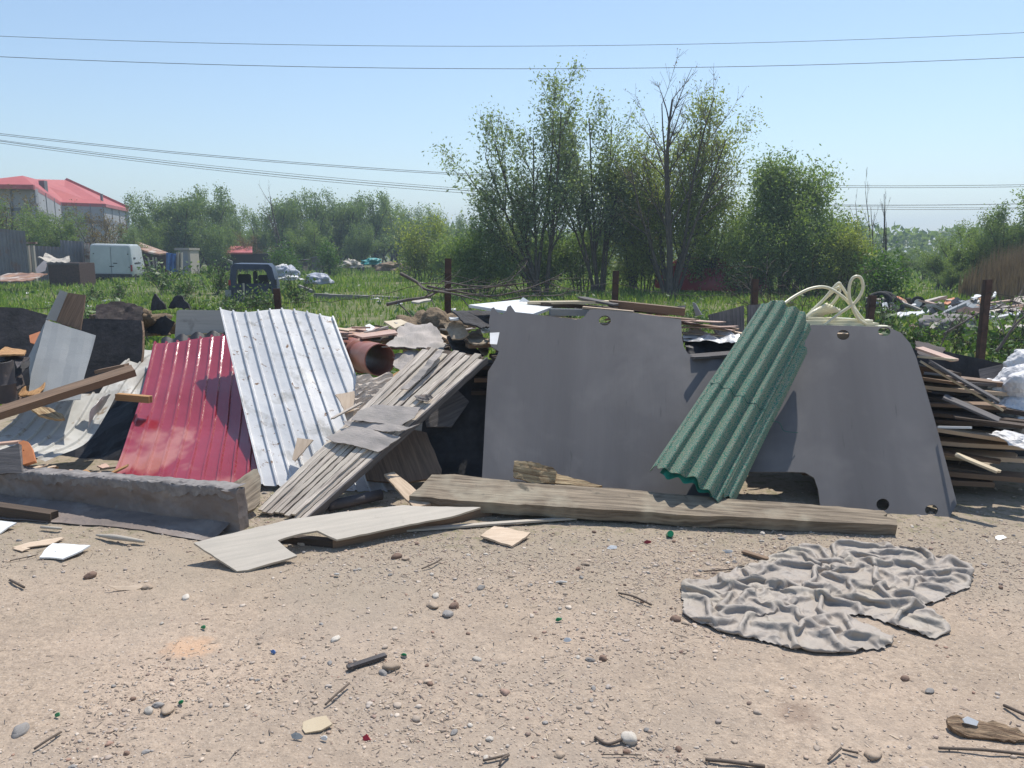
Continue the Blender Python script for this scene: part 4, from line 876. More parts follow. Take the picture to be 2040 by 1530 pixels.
# house with the red roof -------------------------------------------------
hs = empty('brick_house', Vector((P(120, 500, 66).x, 66, 0)), 'unfinished grey block house with a red hipped roof beyond the fence', 'house')
Wfl, Wfr, C1_, C2_, C3_ = P(-90, 366, 52), P(66, 368, 52), P(122, 403, 68.5), P(211, 406, 70.5), P(256, 416, 78)
Ap = P(45, 350, 58); Rs = P(72, 357, 72); Re = P(130, 358.5, 78); Bk = P(60, 420, 92)
def flat3(name, polys, mat, thick=.12, parent=None):
    V = []; Fc = []
    for q in polys:
        q = [Vector(p) for p in q]; n = (q[1] - q[0]).cross(q[2] - q[0]).normalized()
        if n.dot(CO - q[0]) < 0: n = -n
        o = len(V); k = len(q); V += q + [p - n * thick for p in q]
        Fc.append([o + i for i in range(k)]); Fc.append([o + k + i for i in reversed(range(k))])
        for i in range(k): Fc.append([o + i, o + k + i, o + k + (i + 1) % k, o + (i + 1) % k])
    ob = mk(name, V, Fc, mat, parent)
    bm = bmesh.new(); bm.from_mesh(ob.data); bmesh.ops.recalc_face_normals(bm, faces=bm.faces); bm.to_mesh(ob.data); bm.free(); return ob
rf = flat3('roof', [(Wfl, Wfr, Ap), (Wfr, C1_, Rs, Ap), (C1_, C2_, Re, Rs), (C2_, C3_, Re), (C3_, Bk, Re)], m['roof_red'], .25, hs)
fasc = flat3('gutter', [(a, b, b - Vector((0, 0, .28)), a - Vector((0, 0, .28))) for a, b in ((Wfl, Wfr), (Wfr, C1_), (C1_, C2_), (C2_, C3_))], m['roof_pink'], .15, hs)
dn = lambda p, c, z: Vector((c.x + (p.x - c.x) * .95, c.y + (p.y - c.y) * .95, z))
cc = (Wfl + Wfr + C1_ + C2_ + C3_ + Bk) / 6
wallp = [dn(p, cc, 0) for p in (Wfl, Wfr, C1_, C2_, C3_, Bk)]; wallt = [dn(p, cc, p.z - .2) for p in (Wfl, Wfr, C1_, C2_, C3_, Bk)]
flat3('wall', [(wallp[i], wallp[i + 1], wallt[i + 1], wallt[i]) for i in range(5)], m['brick'], .3, hs)
bl = []
for i in range(4):
    a, b = wallp[i], wallp[i + 1]; ta, tb = wallt[i].z - 1.5, wallt[i + 1].z - 1.5
    nrm = (b - a).cross(Vector((0, 0, 1))).normalized(); nrm = nrm if nrm.dot(CO - a) > 0 else -nrm
    a2, b2 = a + nrm * .04, b + nrm * .04
    bl.append((Vector((a2.x, a2.y, ta)), Vector((b2.x, b2.y, tb)), Vector((b2.x, b2.y, tb + .25)), Vector((a2.x, a2.y, ta + .25))))
    for f in (.33, .66, .97):
        p = a2.lerp(b2, f); q = a2.lerp(b2, f + .02); bl.append((p, q, Vector((q.x, q.y, ta + 1.6)), Vector((p.x, p.y, ta + 1.6))))
flat3('concrete_belt', bl, m['belt'], .05, hs)
ch = P(87, 378, 64); boxes('chimney', [(ch.x - .22, ch.x + .22, ch.y - .22, ch.y + .22, ch.z - 1, zat(87, 360, 64))], m['belt'], rf)
ch = P(203, 398, 72); boxes('vent_pipe', [(ch.x - .08, ch.x + .08, ch.y - .1, ch.y + .1, ch.z - .5, zat(203, 386, 72))], m['belt'], rf)
# corrugated fences ------------------------------------------------------
def corr(name, px0, px1, py0, Y0, Y1, label, mat, pitch=.18, py1=None, parent=None):
    a = P(px0, 500, Y0); b = P(px1, 500, Y1); z0 = zat(px0, py0, Y0); z1 = zat(px1, py1 or py0, Y1); L = (b - a).xy.length; n = max(4, int(L / pitch * 4))
    nrm = Vector((b.y - a.y, a.x - b.x, 0)).normalized()
    def fn(u, v):
        uu = u; p = a.lerp(b, uu); off = .02 * (1 if int(u * n) % 4 in (0, 1) else -1)
        return Vector((p.x, p.y, -.1 + (z0 + (z1 - z0) * u + .1) * v)) + nrm * off
    return gridmesh(name, fn, n, 6, mat, .01, label, 'fence', parent=parent)
corr('metal_fence', -40, 54, 452, 40, 40, 'tall grey corrugated metal fence at the left edge of the photo', m['rust_fence'], py1=460)
g = empty('fence_gate', B(88, 42), 'low patched corrugated gate between the two tall fence sections', 'gate')
corr('metal_panel', 60, 121, 489, 42, 43, None, m['rust_fence'], parent=g, py1=492)
for px in (56, 66): 
    b = B(px, 41.8); boxes('gate_post', [(b.x - .07, b.x + .07, b.y - .07, b.y + .07, -.1, zat(px, 489, 42))], m['light_board'], g)
boxes('lintel', [(P(53, 500, 41.7).x, P(74, 500, 41.7).x, 41.6, 41.8, zat(60, 486, 41.7), zat(60, 482, 41.7))], m['rust_roof'], g)
corr('metal_fence', 121, 168, 478, 43, 44, 'corrugated metal fence section left of the white van', m['rust_fence'], py1=481)
corr('wooden_fence', 168, 181, 484, 43.5, 43.8, 'rusty red narrow fence section just beside the white van', m['rust_roof'])
# rusty box with sheets on top
bx = B(122, 36); rbx = empty('metal_container', bx, 'dark brown open metal container heaped with pale sheeting', 'container')
x0, x1 = P(92, 500, 36).x, P(154, 500, 36).x; zt = zat(120, 524, 36)
boxes('container_body', [(x0, x1, 36, 37.4, 0, zt)], m['rust'], rbx, bevel=.02)
boxes('container_rim', [(x0 - .04, x1 + .04, 35.96, 36.0, zt - .08, zt)], m['drum'], rbx)
sheet('crumpled_cover', [(76, 518), (92, 510), (118, 512), (140, 512), (138, 522), (112, 520), (90, 518)], plane(P(76, 518, 36.4), P(118, 511, 37.4), P(138, 522, 36)), .03, m['light_board'], 'pale crumpled sheeting heaped on the dark brown container', 'sheeting', res=.15, amp=.22, freq=1.6, jag=.05)
sheet('leaning_tin', [(70, 536), (88, 518), (95, 524), (90, 540), (74, 545)], plane(P(70, 536, 35.5), P(95, 524, 36), P(74, 545, 35.4)), .02, m['rust_fence'], 'grey tin leaning on the left end of the dark brown container', 'metal sheet', res=.2)
sheet('fallen_roof', [(0, 548), (30, 543), (95, 545), (55, 559), (0, 560)], plane(P(0, 548, 34), P(95, 545, 33), P(55, 559, 31)), .04, m['rust_roof'], 'rusty fallen roof sheet lying in the grass below the tall fence', 'roof sheet', res=.3, amp=.06)
# shed with rusty roof, blue tarp, outhouse ---------------------------------
sd_ = empty('lean_to_shed', B(310, 50), 'low shed with a rusty corrugated roof behind the white van', 'shed')
flat3('roof', [(P(240, 479, 52), P(262, 477, 54), P(335, 503, 50), P(318, 506, 48), P(290, 500, 48.5), P(270, 492, 50))], m['rust_roof'], .1, sd_)
flat3('wall', [(P(285, 500, 49.5), P(330, 507, 49.5), P(330, 545, 49.5), P(285, 545, 49.5))], m['rust'], .1, sd_)
for i, (a, b) in enumerate(((293, 300), (303, 306), (309, 312))):
    flat3('leaning_pole', [(P(a, 512, 48.6), P(a + 3, 512, 48.6), P(b + 3, 543, 48.2), P(b, 543, 48.2))], m['light_board'], .05, sd_)
gridmesh('blue_tarp', lambda u, v: P(331 + 24 * u, 503 + 3 * u + (34 + 3 * math.sin(u * 3)) * v, 48.6 + .12 * math.sin(u * 16 + v * 2)), 24, 8, m['blue_tarp'], .01, 'blue tarpaulin hanging on the end of the rusty shed', 'tarpaulin', smooth=True)
gridmesh('pale_curtain', lambda u, v: P(351 + 13 * u, 503 + 35 * v, 48.4 + .1 * math.sin(u * 14)), 14, 4, m['light_board'], .01, 'pale cloth hanging beside the blue tarpaulin', 'cloth', smooth=True)
oh = empty('outhouse', B(374, 50), 'small narrow block outhouse at the right end of the sheds', 'outhouse')
boxes('wall', [(P(365, 500, 50).x, P(381, 500, 50).x, 49.6, 50.8, 0, zat(370, 499, 50))], m['brick'], oh)
boxes('side_wall', [(P(378, 500, 50).x + .06, P(384.5, 500, 50).x, 49.5, 50.9, 0, zat(370, 500, 50))], m['light_board'], oh)
boxes('roof', [(P(357, 500, 50).x, P(386, 500, 50).x, 49.3, 51, zat(370, 499, 50) + .01, zat(370, 494, 50))], m['light_board'], oh)
rh = empty('red_roof_hut', B(470, 58), 'dark hut with a pinkish red roof below the far trees', 'hut')
flat3('roof', [(P(442, 490, 59), P(502, 490, 59), P(503, 503, 56), P(460, 503, 56), P(452, 509, 55.8), P(440, 506, 56))], m['roof_pink'], .12, rh)
boxes('wall', [(P(443, 500, 57).x, P(540, 500, 57).x, 56.4, 58, 0, zat(470, 505, 57))], m['van_dark'], rh)
flat3('awning', [(P(430, 508, 55), P(462, 520, 54), P(462, 526, 54), P(430, 512, 55))], m['dull_white'], .05, rh)
# white van ------------------------------------------------------------------
vb = B(219, 43); van = empty('white_van', vb, 'dull white panel van seen from behind, with closed rear doors', 'van')
ang = R(16); Tv = Matrix.Translation(Vector((vb.x, 43, 0))) @ Matrix.Rotation(ang, 4, 'Z') @ Matrix.Rotation(R(1.2), 4, 'Y')
def vsec(y, w, zb, zt, tum=.08):
    r = []
    for sx in (1, -1):
        seg = [(w * .94, zb), (w, zb + .15), (w, zb + (zt - zb) * .45), (w - tum * .6, zt - .20), (w - tum, zt - .06), (w - tum - .07, zt)]
        if sx < 0: seg = seg[::-1]
        r += [Tv @ Vector((sx * q[0], y, q[1])) for q in seg]
    return r
loft('body', [vsec(0, 1.02, .32, 1.93), vsec(.06, 1.06, .28, 1.99), vsec(1.2, 1.06, .28, 2.02), vsec(2.6, 1.06, .28, 2.02), vsec(3.3, 1.05, .28, 1.92), vsec(4.1, 1.02, .28, 1.25, .1), vsec(4.9, .92, .32, 1.0, .1)], m['van_white'], van)
for sx in (-1, 1):
    def dq(u, v, sx=sx):
        w = .97 - .13 * v ** 1.6; return Tv @ Vector((sx * (.02 + (w - .06) * u), -.022 - .012 * math.sin(math.pi * v) * (1 if .05 < u < .95 else .3), .42 + 1.44 * v))
    dr_ = gridmesh('rear_door', dq, 8, 8, m['van_white'], -.02 if sx > 0 else .02, parent=van, smooth=True)
    boxes('tail_light', [(sx * .99 - .045, sx * .99 + .045, -.035, .05, .55, .90)], m['tail'], van, Tv)
    boxes('hinge', [(sx * .88 - .03, sx * .88 + .03, -.06, -.03, .75, .80), (sx * .84 - .03, sx * .84 + .03, -.06, -.03, 1.45, 1.50)], m['van_dark'], dr_, Tv)
boxes('handle', [(.10, .30, -.06, -.035, .95, 1.0)], m['van_dark'], van, Tv); boxes('number_plate_light', [(-.1, .12, -.055, -.035, .78, .83)], m['van_dark'], van, Tv)
boxes('bumper', [(-1.0, 1.0, -.12, .08, .22, .40)], m['van_dark'], van, Tv, .02)
boxes('side_trim', [(1.055, 1.075, .5, 2.4, .95, 1.02), (1.055, 1.07, .3, .9, 1.22, 1.3)], m['van_dark'], van, Tv)
def wheel(c, r, w, T, parent, mt='tyre'):
    rings = []
    for a, rr in ((-w / 2, r * .55), (-w / 2, r * .9), (-w * .4, r), (w * .4, r), (w / 2, r * .9), (w / 2, r * .55)):
        rings.append([T @ (Vector(c) + Vector((a, rr * math.cos(t), rr * math.sin(t)))) for t in [2 * math.pi * k / 20 for k in range(20)]])
    t = loft('tyre', rings, m['tyre'], parent, True); return t
for sx in (-1, 1):
    for y in (.85, 3.9): wheel((sx * .95, y, .31), .31, .18, Tv, van)
for side in (1,):
    boxes('side_window', [(.98, 1.0, 3.0, 3.6, 1.15, 1.65)], m['van_dark'], van, Tv)
# dark blue van wreck ------------------------------------------------------
wb_ = B(500, 25); wk = empty('van_wreck', wb_, 'stripped dark blue van wreck standing in the weeds', 'vehicle wreck')
def W(px, py, dy=0): 
    p = P(px, py, 25); p.y += dy; return p
Tw = Matrix.Translation(Vector((wb_.x, 25, 0))) @ Matrix.Rotation(R(14), 4, 'Z')
def wring(y, s=1., o=0): return [Tw @ Vector((x * s, y, z)) for x, z in ((-.74, 0), (-.72, .55), (-.62, 1.12), (-.54, 1.22), (.50, 1.20), (.60, 1.10), (.72, .55), (.76, 0))]
def hring(y): return [Tw @ Vector((x, y, z)) for x, z in ((-.60, -.0), (-.60, .15), (-.46, .98), (-.42, 1.06), (.36, 1.04), (.42, .96), (.60, .15), (.60, 0))]
loft('body_shell', [wring(0), wring(.06, 1.02), wring(1.6, 1.03), wring(2.6, .98)], m['van_blue'], wk, cap=False, closed=False)
loft('rear_frame', [wring(0), hring(-.02), hring(.06)], m['van_blue'], wk, cap=False, closed=False)
boxes('tailgate', [(-.55, .5, -.01, .03, .0, .60)], m['van_blue'], wk, Tw); boxes('seat', [(-.5, -.1, .6, .8, .2, .88), (-.02, .12, .5, .62, .2, .98), (.12, .5, .7, .85, .2, .85)], m['van_dark'], wk, Tw, .03)
boxes('tail_light', [(-.73, -.66, -.03, .03, .55, .72)], m['tail'], wk, Tw); boxes('tail_light', [(.66, .73, -.03, .03, .55, .72)], m['van_dark'], wk, Tw)
boxes('bumper_corner', [(-.84, -.66, -.06, .1, .20, .40)], m['pale_sheet'], wk, Tw)
boxes('loose_lath', [(-.30, -.24, -.12, -.09, .0, .62)], m['light_board'], wk, Tw)
# red car behind the trees -------------------------------------------------
cb = B(1420, 29); car = empty('red_car', cb, 'red car half hidden behind the tree trunks and bushes', 'car')
Tc = Matrix.Translation(Vector((cb.x, 29, 0))) @ Matrix.Rotation(R(70), 4, 'Z')
def csec(y, w, zb, zt): return [Tc @ Vector((sx * a, y, z)) for sx, a, z in ((1, w, zb), (1, w, zb + (zt - zb) * .6), (1, w - .12, zt), (-1, w - .12, zt), (-1, w, zb + (zt - zb) * .6), (-1, w, zb))]
loft('body', [csec(-2.0, .66, .35, .75), csec(-1.7, .80, .25, .92), csec(-.8, .82, .22, .95), csec(1.6, .82, .22, 1.0), csec(1.95, .74, .3, .9)], m['car_red'], car)
loft('cabin', [csec(-.9, .72, .93, .96), csec(-.3, .66, .93, 1.38), csec(1.1, .66, .93, 1.40), csec(1.7, .70, .93, .98)], m['car_red'], car)
boxes('side_window', [(-.70, .70, -.2, .4, 1.02, 1.30), (-.70, .70, .48, 1.1, 1.02, 1.30)], m['van_dark'], car, Tc)
for sx in (-1, 1):
    for y in (-1.25, 1.25): wheel((sx * .74, y, .28), .28, .16, Tc, car)
# heaps and sheds in the middle distance
lump('white_bag', P(560, 545, 36), (.42, .35, .36), m['sack'], 'white bag piled left of the square pale bag in the field', 'bag', amp=.6, fine=.2, seed=3)
lump('pale_bag', P(575, 546, 34), (.46, .40, .36), m['grey_tarp'], 'square pale blue-grey bulk bag in the field', 'bag', amp=.35, fine=.1, seed=8)
lump('white_bag', P(578, 556, 32), (.40, .3, .12), m['sack'], 'torn white bag spilling rubbish before the square pale bag', 'bag', amp=.8, fine=.3, seed=12)
lump('covered_heap', P(634, 560, 31), (.52, .45, .30), m['grey_tarp'], 'domed heap under a pale grey cover in the grass', 'heap', amp=.35, fine=.16, seed=5)
lump('teal_heap', P(741, 524, 52), (.65, .8, .28), m['teal_tarp'], 'heap under a teal tarpaulin below the far trees', 'heap', amp=.6, fine=.2, seed=6)
lump('straw_heap', P(783, 535, 50), (1.0, .8, .38), m['soil'], 'brown straw heap right of the teal tarpaulin', 'heap', amp=.5, fine=.25, seed=7)
lump('rubbish_heap', P(700, 529, 50), (.55, .6, .33), m['light_board'], 'pale rubbish heap left of the teal tarpaulin', 'heap', amp=.8, fine=.4, seed=9)
for px, Y, w, top_, lb in ((597, 52, 11, 522, 'small dark wooden cabinet left of the round green shrub'), (628, 52, 16, 515, 'dark tin shack behind the round green shrub')):
    t = empty('tin_shack', B(px, Y), lb, 'shack'); a = P(px - w / 2, 500, Y).x; b = P(px + w / 2, 500, Y).x; zt = zat(px, top_, Y)
    boxes('wall', [(a, b, Y, Y + 1.2, 0, zt)], m['grey_wood'], t); flat3('roof', [(Vector((a - .1, Y - .1, zt + .02)), Vector((b + .1, Y - .1, zt + .15)), Vector((b + .1, Y + 1.3, zt + .15)), Vector((a - .1, Y + 1.3, zt + .02)))], m['rust_fence'], .04, t)
plank('concrete_kerb', P(628, 588, 26.5) - Vector((0, 0, .02)), P(812, 597, 26), .25, .16, m['concrete'], 'long grey concrete beam lying in the grass of the field', 'concrete beam', warp=.02)
plank('grey_post', P(596, 570, 29), P(624, 581, 28), .10, .10, m['concrete'], 'short grey post end pointing at the concrete beam in the grass', 'post')
# fence posts and wires ------------------------------------------------------
posts = [(122, 583, 7.9, 'square rusty fence post behind the pale folded strip at the left'), (551, 575, 8.1, 'rusty fence post above the galvanised sheet'), (893, 515, 8.3, 'tall rusty fence post left of the grey board'),
         (1228, 539, 9.6, 'rusty fence post in front of the big trees'), (1506, 556, 9.4, 'rusty fence post left of the pipe loops'), (1741, 588, 9.0, 'dark fence post right of the pipe loops'), (1971, 557, 8.6, 'tall rusty fence post near the right edge')]
pt_ = []
for px, py, Y, lb in posts:
    b = B(px, Y); z = zat(px, py, Y); w = .034
    lean = .02 * math.sin(px); tp = Vector((P(px, py, Y).x, Y, z)); bt = Vector((b.x - lean * 2, Y, -.1)); pt_.append((bt, tp))
    fp = empty('fence_post', Vector((bt.x, Y, 0)), lb, 'fence post', 'rusty posts of the wire fence')
    plank('post_shaft', bt, tp, .066, .012, m['rust'], parent=fp, up=(0, 1, 0), wseg=1, seg=6, jag=.002); plank('post_flange', bt + Vector((-.033, .03, 0)), tp + Vector((-.033, .03, -.002)), .06, .010, m['rust'], parent=fp, up=(1, 0, 0), wseg=1, seg=6, jag=.002)
def wirebetween(a, b, sag, jit=.01, n=16, seed=1):
    r = random.Random(seed); return [a.lerp(b, i / n) + Vector((0, 0, -sag * 4 * (i / n) * (1 - i / n) + r.uniform(-jit, jit))) for i in range(n + 1)]
lv = [(.90, 'top'), (.55, 'lower')]
ends = [(Vector((-7.2, 7.8, -.1)), Vector((-7.2, 7.8, 1.25)))] + pt_ + [(Vector((7.8, 8.4, -.1)), Vector((7.8, 8.4, 1.3)))]
for k in range(len(ends) - 1):
    for f, nm in lv:
        a = ends[k][0].lerp(ends[k][1], f); b = ends[k + 1][0].lerp(ends[k + 1][1], f * (1.0 if f > .6 else 1.1)); a.y -= .03; b.y -= .03
        tubes('fence_wire', [(wirebetween(a, b, .10 if f > .6 else .06, seed=k * 3 + int(f * 10)), .0028)], m['wire'], f'{nm} sagging rusty wire in fence span ' + ['at the left edge', 'above the red sheet', 'above the drain pipe', 'above the white panel', 'above the reddish laths', 'behind the pipe loops', 'above the right stack', 'at the right edge'][k], 'fence wire', 'sagging wires of the fence', ns=4)
# power lines -----------------------------------------------------------------
def pline(pts, Y, r, label):
    q = [P(x, y, Y) for x, y in pts]; a, mid, b = q; L = []
    for i in range(41):
        t = -.25 + 1.5 * i / 40; x0, x1, x2 = 0., (mid.x - a.x) / (b.x - a.x), 1.
        z = a.z * (t - x1) * (t - 1) / ((x0 - x1) * (x0 - 1)) + mid.z * (t) * (t - 1) / (x1 * (x1 - 1)) + b.z * t * (t - x1) / (1 * (1 - x1))
        L.append(Vector((a.x + (b.x - a.x) * t, Y, z)))
    tubes('power_line', [(L, r)], m['wire'], label, 'power line', 'overhead power lines', ns=5)
pline([(0, 72), (1020, 92), (2040, 65)], 45, .013, 'highest overhead line across the sky')
pline([(0, 113), (1020, 137), (2040, 114)], 45, .016, 'second overhead line from the top')
pline([(0, 266), (905, 345), (2040, 368)], 62, .020, 'upper line of the middle pair at the left')
pline([(0, 269), (905, 348), (2040, 372)], 63, .020, 'second line of the middle pair at the left')
pline([(0, 281), (905, 378), (2040, 406)], 62, .024, 'thicker line under the middle pair, falling to the right')
pline([(0, 285), (905, 383), (2040, 416)], 63, .018, 'lowest overhead line, sagging to the right')
pline([(0, 279), (905, 374), (2040, 414)], 64, .016, 'thin line just above the lowest ones')

# ================================================================ TREES
Yw = 27
tree('willow_tree', B(1075, Yw), 'multi-stemmed willow at the left of the big tree group, stems fanning out from the ground', 'tree',
     [stem(1085, 912, 350, Yw, .06, 1075), stem(1082, 950, 320, Yw, .07, 1075), stem(1080, 988, 285, Yw, .08, 1075), stem(1070, 1075, 270, Yw, .07, 1075), stem(1066, 1108, 225, Yw, .07, 1075, .05), stem(1078, 935, 420, Yw, .05, 1075), stem(1088, 1135, 225, Yw, .08, 1075)],
     17500, .10, m['leafA'], seed=3, jit=.20, hang=.3, nb=(10, 13), spread=.52, shrink=.33, wander=.045, up=.01, tstart=.18)
tree('willow_tree', B(1190, Yw + .8), 'dense willow with upright stems in the middle of the big tree group', 'tree',
     [stem(1195, 1160, 225, Yw, .08, 1190), stem(1190, 1185, 230, Yw, .07, 1190), stem(1185, 1130, 250, Yw, .06, 1190), stem(1200, 1208, 245, Yw, .07, 1190), stem(1205, 1225, 340, Yw, .05, 1190), stem(1190, 1100, 330, Yw, .05, 1190)],
     15500, .10, m['leafA'], seed=5, jit=.20, hang=.2, nb=(10, 13), spread=.52, shrink=.33, wander=.05, up=.01, tstart=.16)
tree('willow_tree', B(1262, Yw + 1.4), 'lower willow filling the space left of the bare-topped tree', 'tree',
     [stem(1262, 1240, 390, Yw + 1.4, .06, 1262), stem(1262, 1262, 360, Yw + 1.4, .06, 1262), stem(1262, 1290, 320, Yw + 1.4, .06, 1262), stem(1262, 1220, 360, Yw + 1.4, .05, 1262), stem(1262, 1310, 330, Yw + 1.4, .05, 1262)],
     12000, .095, m['leafB'], seed=8, jit=.22, hang=.2, nb=(9, 12), spread=.55, shrink=.34, wander=.06, up=.01, tstart=.18)
tree('locust_tree', B(1335, 26), 'tall dark-trunked tree with a bare twiggy top, right of the willows', 'tree',
     [stem(1335, 1380, 185, 26, .125, 1335), stem(1338, 1300, 205, 26, .07, 1335), stem(1345, 1420, 195, 26, .06, 1335, .05), stem(1330, 1262, 330, 26, .07, 1335), stem(1340, 1440, 280, 26, .07, 1335)],
     900, .06, m['leafBrown'], seed=12, jit=.05, nb=(8, 11), spread=.75, shrink=.34, wander=.07, up=.02, tstart=.3)
tree('hackberry_tree', B(1340, 27.5), 'yellow-green tree standing just behind the bare-topped tree', 'tree',
     [stem(1335, 1290, 310, 27.5, .08, 1340), stem(1340, 1340, 310, 27.5, .08, 1340), stem(1340, 1385, 280, 27.5, .08, 1340), stem(1345, 1418, 255, 27.5, .08, 1340), stem(1350, 1438, 300, 27.5, .07, 1340), stem(1330, 1245, 360, 27.5, .07, 1340), stem(1345, 1400, 350, 27.5, .06, 1340), stem(1335, 1300, 400, 27.5, .06, 1340)],
     28000, .095, m['leafB'], seed=21, jit=.26, nb=(9, 11), spread=.55, shrink=.34, wander=.07, up=.01, tstart=.28)
tree('hawthorn_tree', B(1560, 29), 'broad leafy tree right of the bare-topped tree', 'tree',
     [stem(1545, 1505, 400, 29, .08, 1560), stem(1560, 1540, 375, 29, .09, 1560), stem(1562, 1572, 370, 29, .08, 1560), stem(1565, 1605, 375, 29, .08, 1560), stem(1570, 1638, 395, 29, .08, 1560), stem(1580, 1655, 440, 29, .07, 1560), stem(1540, 1480, 450, 29, .06, 1560)],
     44000, .105, m['leafC'], seed=31, jit=.30, nb=(8, 10), spread=.65, shrink=.40, wander=.10, up=.02, tstart=.25)
def bush(name, px, Y, hw, top_, n, sz, mt, label, seed, cat='bush', group=None, k=7):
    rg = random.Random(seed); st = []
    for i in range(k):
        f = i / (k - 1) * 2 - 1
        st.append(stem(px + f * hw * .35, px + f * hw, top_ + abs(f) ** 2 * (600 - top_) * .30 + rg.uniform(-4, 8), Y, .03, px, rg.uniform(-.3, .3)))
    return tree(name, B(px, Y), label, cat, st, int(n * 1.7), sz * .78, mt, group, seed=seed, jit=sz * 1.6, nb=(4, 6), spread=.7, shrink=.45, wander=.1, tstart=.1)
bush('undergrowth_bush', 955, 27, 55, 470, 6500, .12, m['leafC'], 'dark green bush under the left willow', 41)
bush('undergrowth_bush', 1060, 29, 60, 470, 5500, .13, m['leafC'], 'bush filling the space between the willow stems', 42)
bush('undergrowth_bush', 1165, 29, 50, 450, 5500, .12, m['leafC'], 'bush at the foot of the middle willow', 43)
bush('undergrowth_bush', 1285, 28.5, 45, 430, 5000, .12, m['leafB'], 'yellowish bush left of the dark trunk', 44)
bush('undergrowth_bush', 1410, 28.5, 50, 430, 6000, .12, m['leafC'], 'bush above the red car', 45)
bush('undergrowth_bush', 1500, 27.5, 45, 470, 5000, .12, m['leafC'], 'bush right of the red car', 46)
bush('undergrowth_bush', 1610, 27.5, 50, 450, 6500, .12, m['leafC'], 'bush under the broad leafy tree', 47)
bush('undergrowth_bush', 1690, 27, 40, 470, 6000, .12, m['leafB'], 'bush right of the broad leafy tree, behind the pipe loops', 48)
bush('yellow_shrub', 845, 40, 42, 462, 3500, .17, m['leafB'], 'yellow-green shrub left of the willows', 49)
bush('yellow_shrub', 905, 38, 35, 480, 3500, .15, m['leafC'], 'green shrub behind the tall fence post', 50)
# far tree line: four kinds of crown, copied with their parts
protos = []
for i, (lm, hang, spr) in enumerate((('leafD', .9, .55), ('leafD', .1, .65), ('leafC', .3, .6), ('leafBrown', .1, .8))):
    rg = random.Random(60 + i)
    st = [(rg.uniform(-.5, .5), rg.uniform(-.5, .5), rg.uniform(-.55, .55), rg.uniform(-.3, .3), rg.uniform(4.6, 6.3), .09) for _ in range(7)]
    protos.append([st, lm, hang, spr])
first = {}
far = [(330, 402, 60, 0, 'pale green willow left of the double-topped tree behind the outhouse'), (380, 386, 58, 0, 'tallest blue-green tree above the outhouse'), (425, 392, 60, 0, 'round-topped willow above the red-roofed hut'), (470, 418, 66, 1, 'sloping green tree right of the round-topped willow'),
       (515, 432, 72, 2, 'low green tree left of the bare forked tree'), (572, 398, 62, 0, 'drooping willow just right of the bare forked tree'), (628, 394, 64, 0, 'widest drooping willow in the far tree line'), (668, 412, 67, 0, 'small drooping willow in the gap of the tree line'),
       (705, 398, 66, 0, 'narrow willow with a tufted top'), (745, 408, 68, 1, 'green tree right of the tufted willow'), (785, 416, 70, 2, 'green tree behind the teal tarpaulin'), (825, 428, 74, 1, 'low far tree behind the yellow-green shrub'),
       (870, 430, 76, 2, 'far tree meeting the left edge of the big willow'), (285, 450, 68, 2, 'low tree just right of the house'), (300, 452, 56, 2, 'low bush-like tree above the rusty shed'), (1690, 452, 58, 1, 'dark small tree between the leafy tree and the bare saplings'),
       (935, 440, 72, 1, 'far tree seen through the left willow stems'), (1010, 446, 74, 2, 'far tree seen low through the willow stems'), (1480, 440, 60, 2, 'far tree behind the gap right of the tall trunk'), (610, 455, 56, 2, 'low tree in front of the widest drooping willow'), (720, 460, 58, 1, 'low tree in front of the tufted willow'), (500, 470, 58, 3, 'brownish tree behind the red-roofed hut'),
       (430, 450, 54, 0, 'low pale tree left of the red-roofed hut'),
       (35, 394, 49, 3, 'reddish-brown thin tree in front of the house, at the left'), (200, 425, 47, 3, 'reddish-brown thin tree in front of the house wall'), (10, 420, 48, 2, 'green tree at the left edge before the house'), (90, 430, 47, 2, 'bright green bush before the house wall'), (140, 445, 46, 2, 'bright green bush above the gate'), (60, 440, 45.5, 2, 'green bush right above the tall fence'), (250, 462, 50, 1, 'green bush above the roof of the white van'),
       (1800, 505, 42, 2, 'far low bush right of the bare saplings'), (1845, 508, 44, 2, 'far low bush in the dip of the skyline'), (1880, 486, 34, 2, 'bush left of the tall hedge at the right'), (1925, 462, 31, 2, 'tall bush beside the right dip of the skyline'), (1965, 440, 29, 2, 'tallest bush near the right edge'), (2015, 425, 28, 1, 'bush reaching the right edge of the photo'), (2070, 412, 28, 2, 'bush cut by the right edge of the photo'), (1765, 515, 36, 2, 'low bush at the foot of the bare saplings'), (1735, 500, 33, 2, 'bush just right of the pipe loops'), (1900, 530, 30, 2, 'low green bush behind the scrap at the right'), (-60, 400, 55, 1, 'green tree just past the left edge of the photo'), (-180, 420, 60, 0, 'willow beyond the left edge of the photo'), (-300, 420, 58, 2, 'bushy tree farther beyond the left edge'), (2150, 440, 36, 0, 'tall bush beyond the right edge of the photo'), (2260, 450, 40, 2, 'bush farther beyond the right edge')]
for px, py, Y, k, lb in far:
    z = zat(px, py, Y); b = B(px, Y); 
    if k not in first:
        st, lm, hang, spr = protos[k]
        t = tree('leafy_tree', b, lb, 'tree', st, 15000 if k < 3 else 4000, .16, m[lm], None, seed=70 + k, jit=.26, hang=hang, nb=(5, 6), spread=spr, shrink=.45, wander=.12, tstart=.15)
        first[k] = t; hgt = {}
        t['_h'] = 6.0
    else:
        t = copy_tree(first[k]); t.location = b; tag(t, lb, 'tree')
    s = z / 5.9; t.scale = (s * (1.05 + .2 * math.sin(px)), s, s); t.rotation_euler = (0, 0, (px * 1.7) % 6.28)
for t in first.values(): del t['_h']
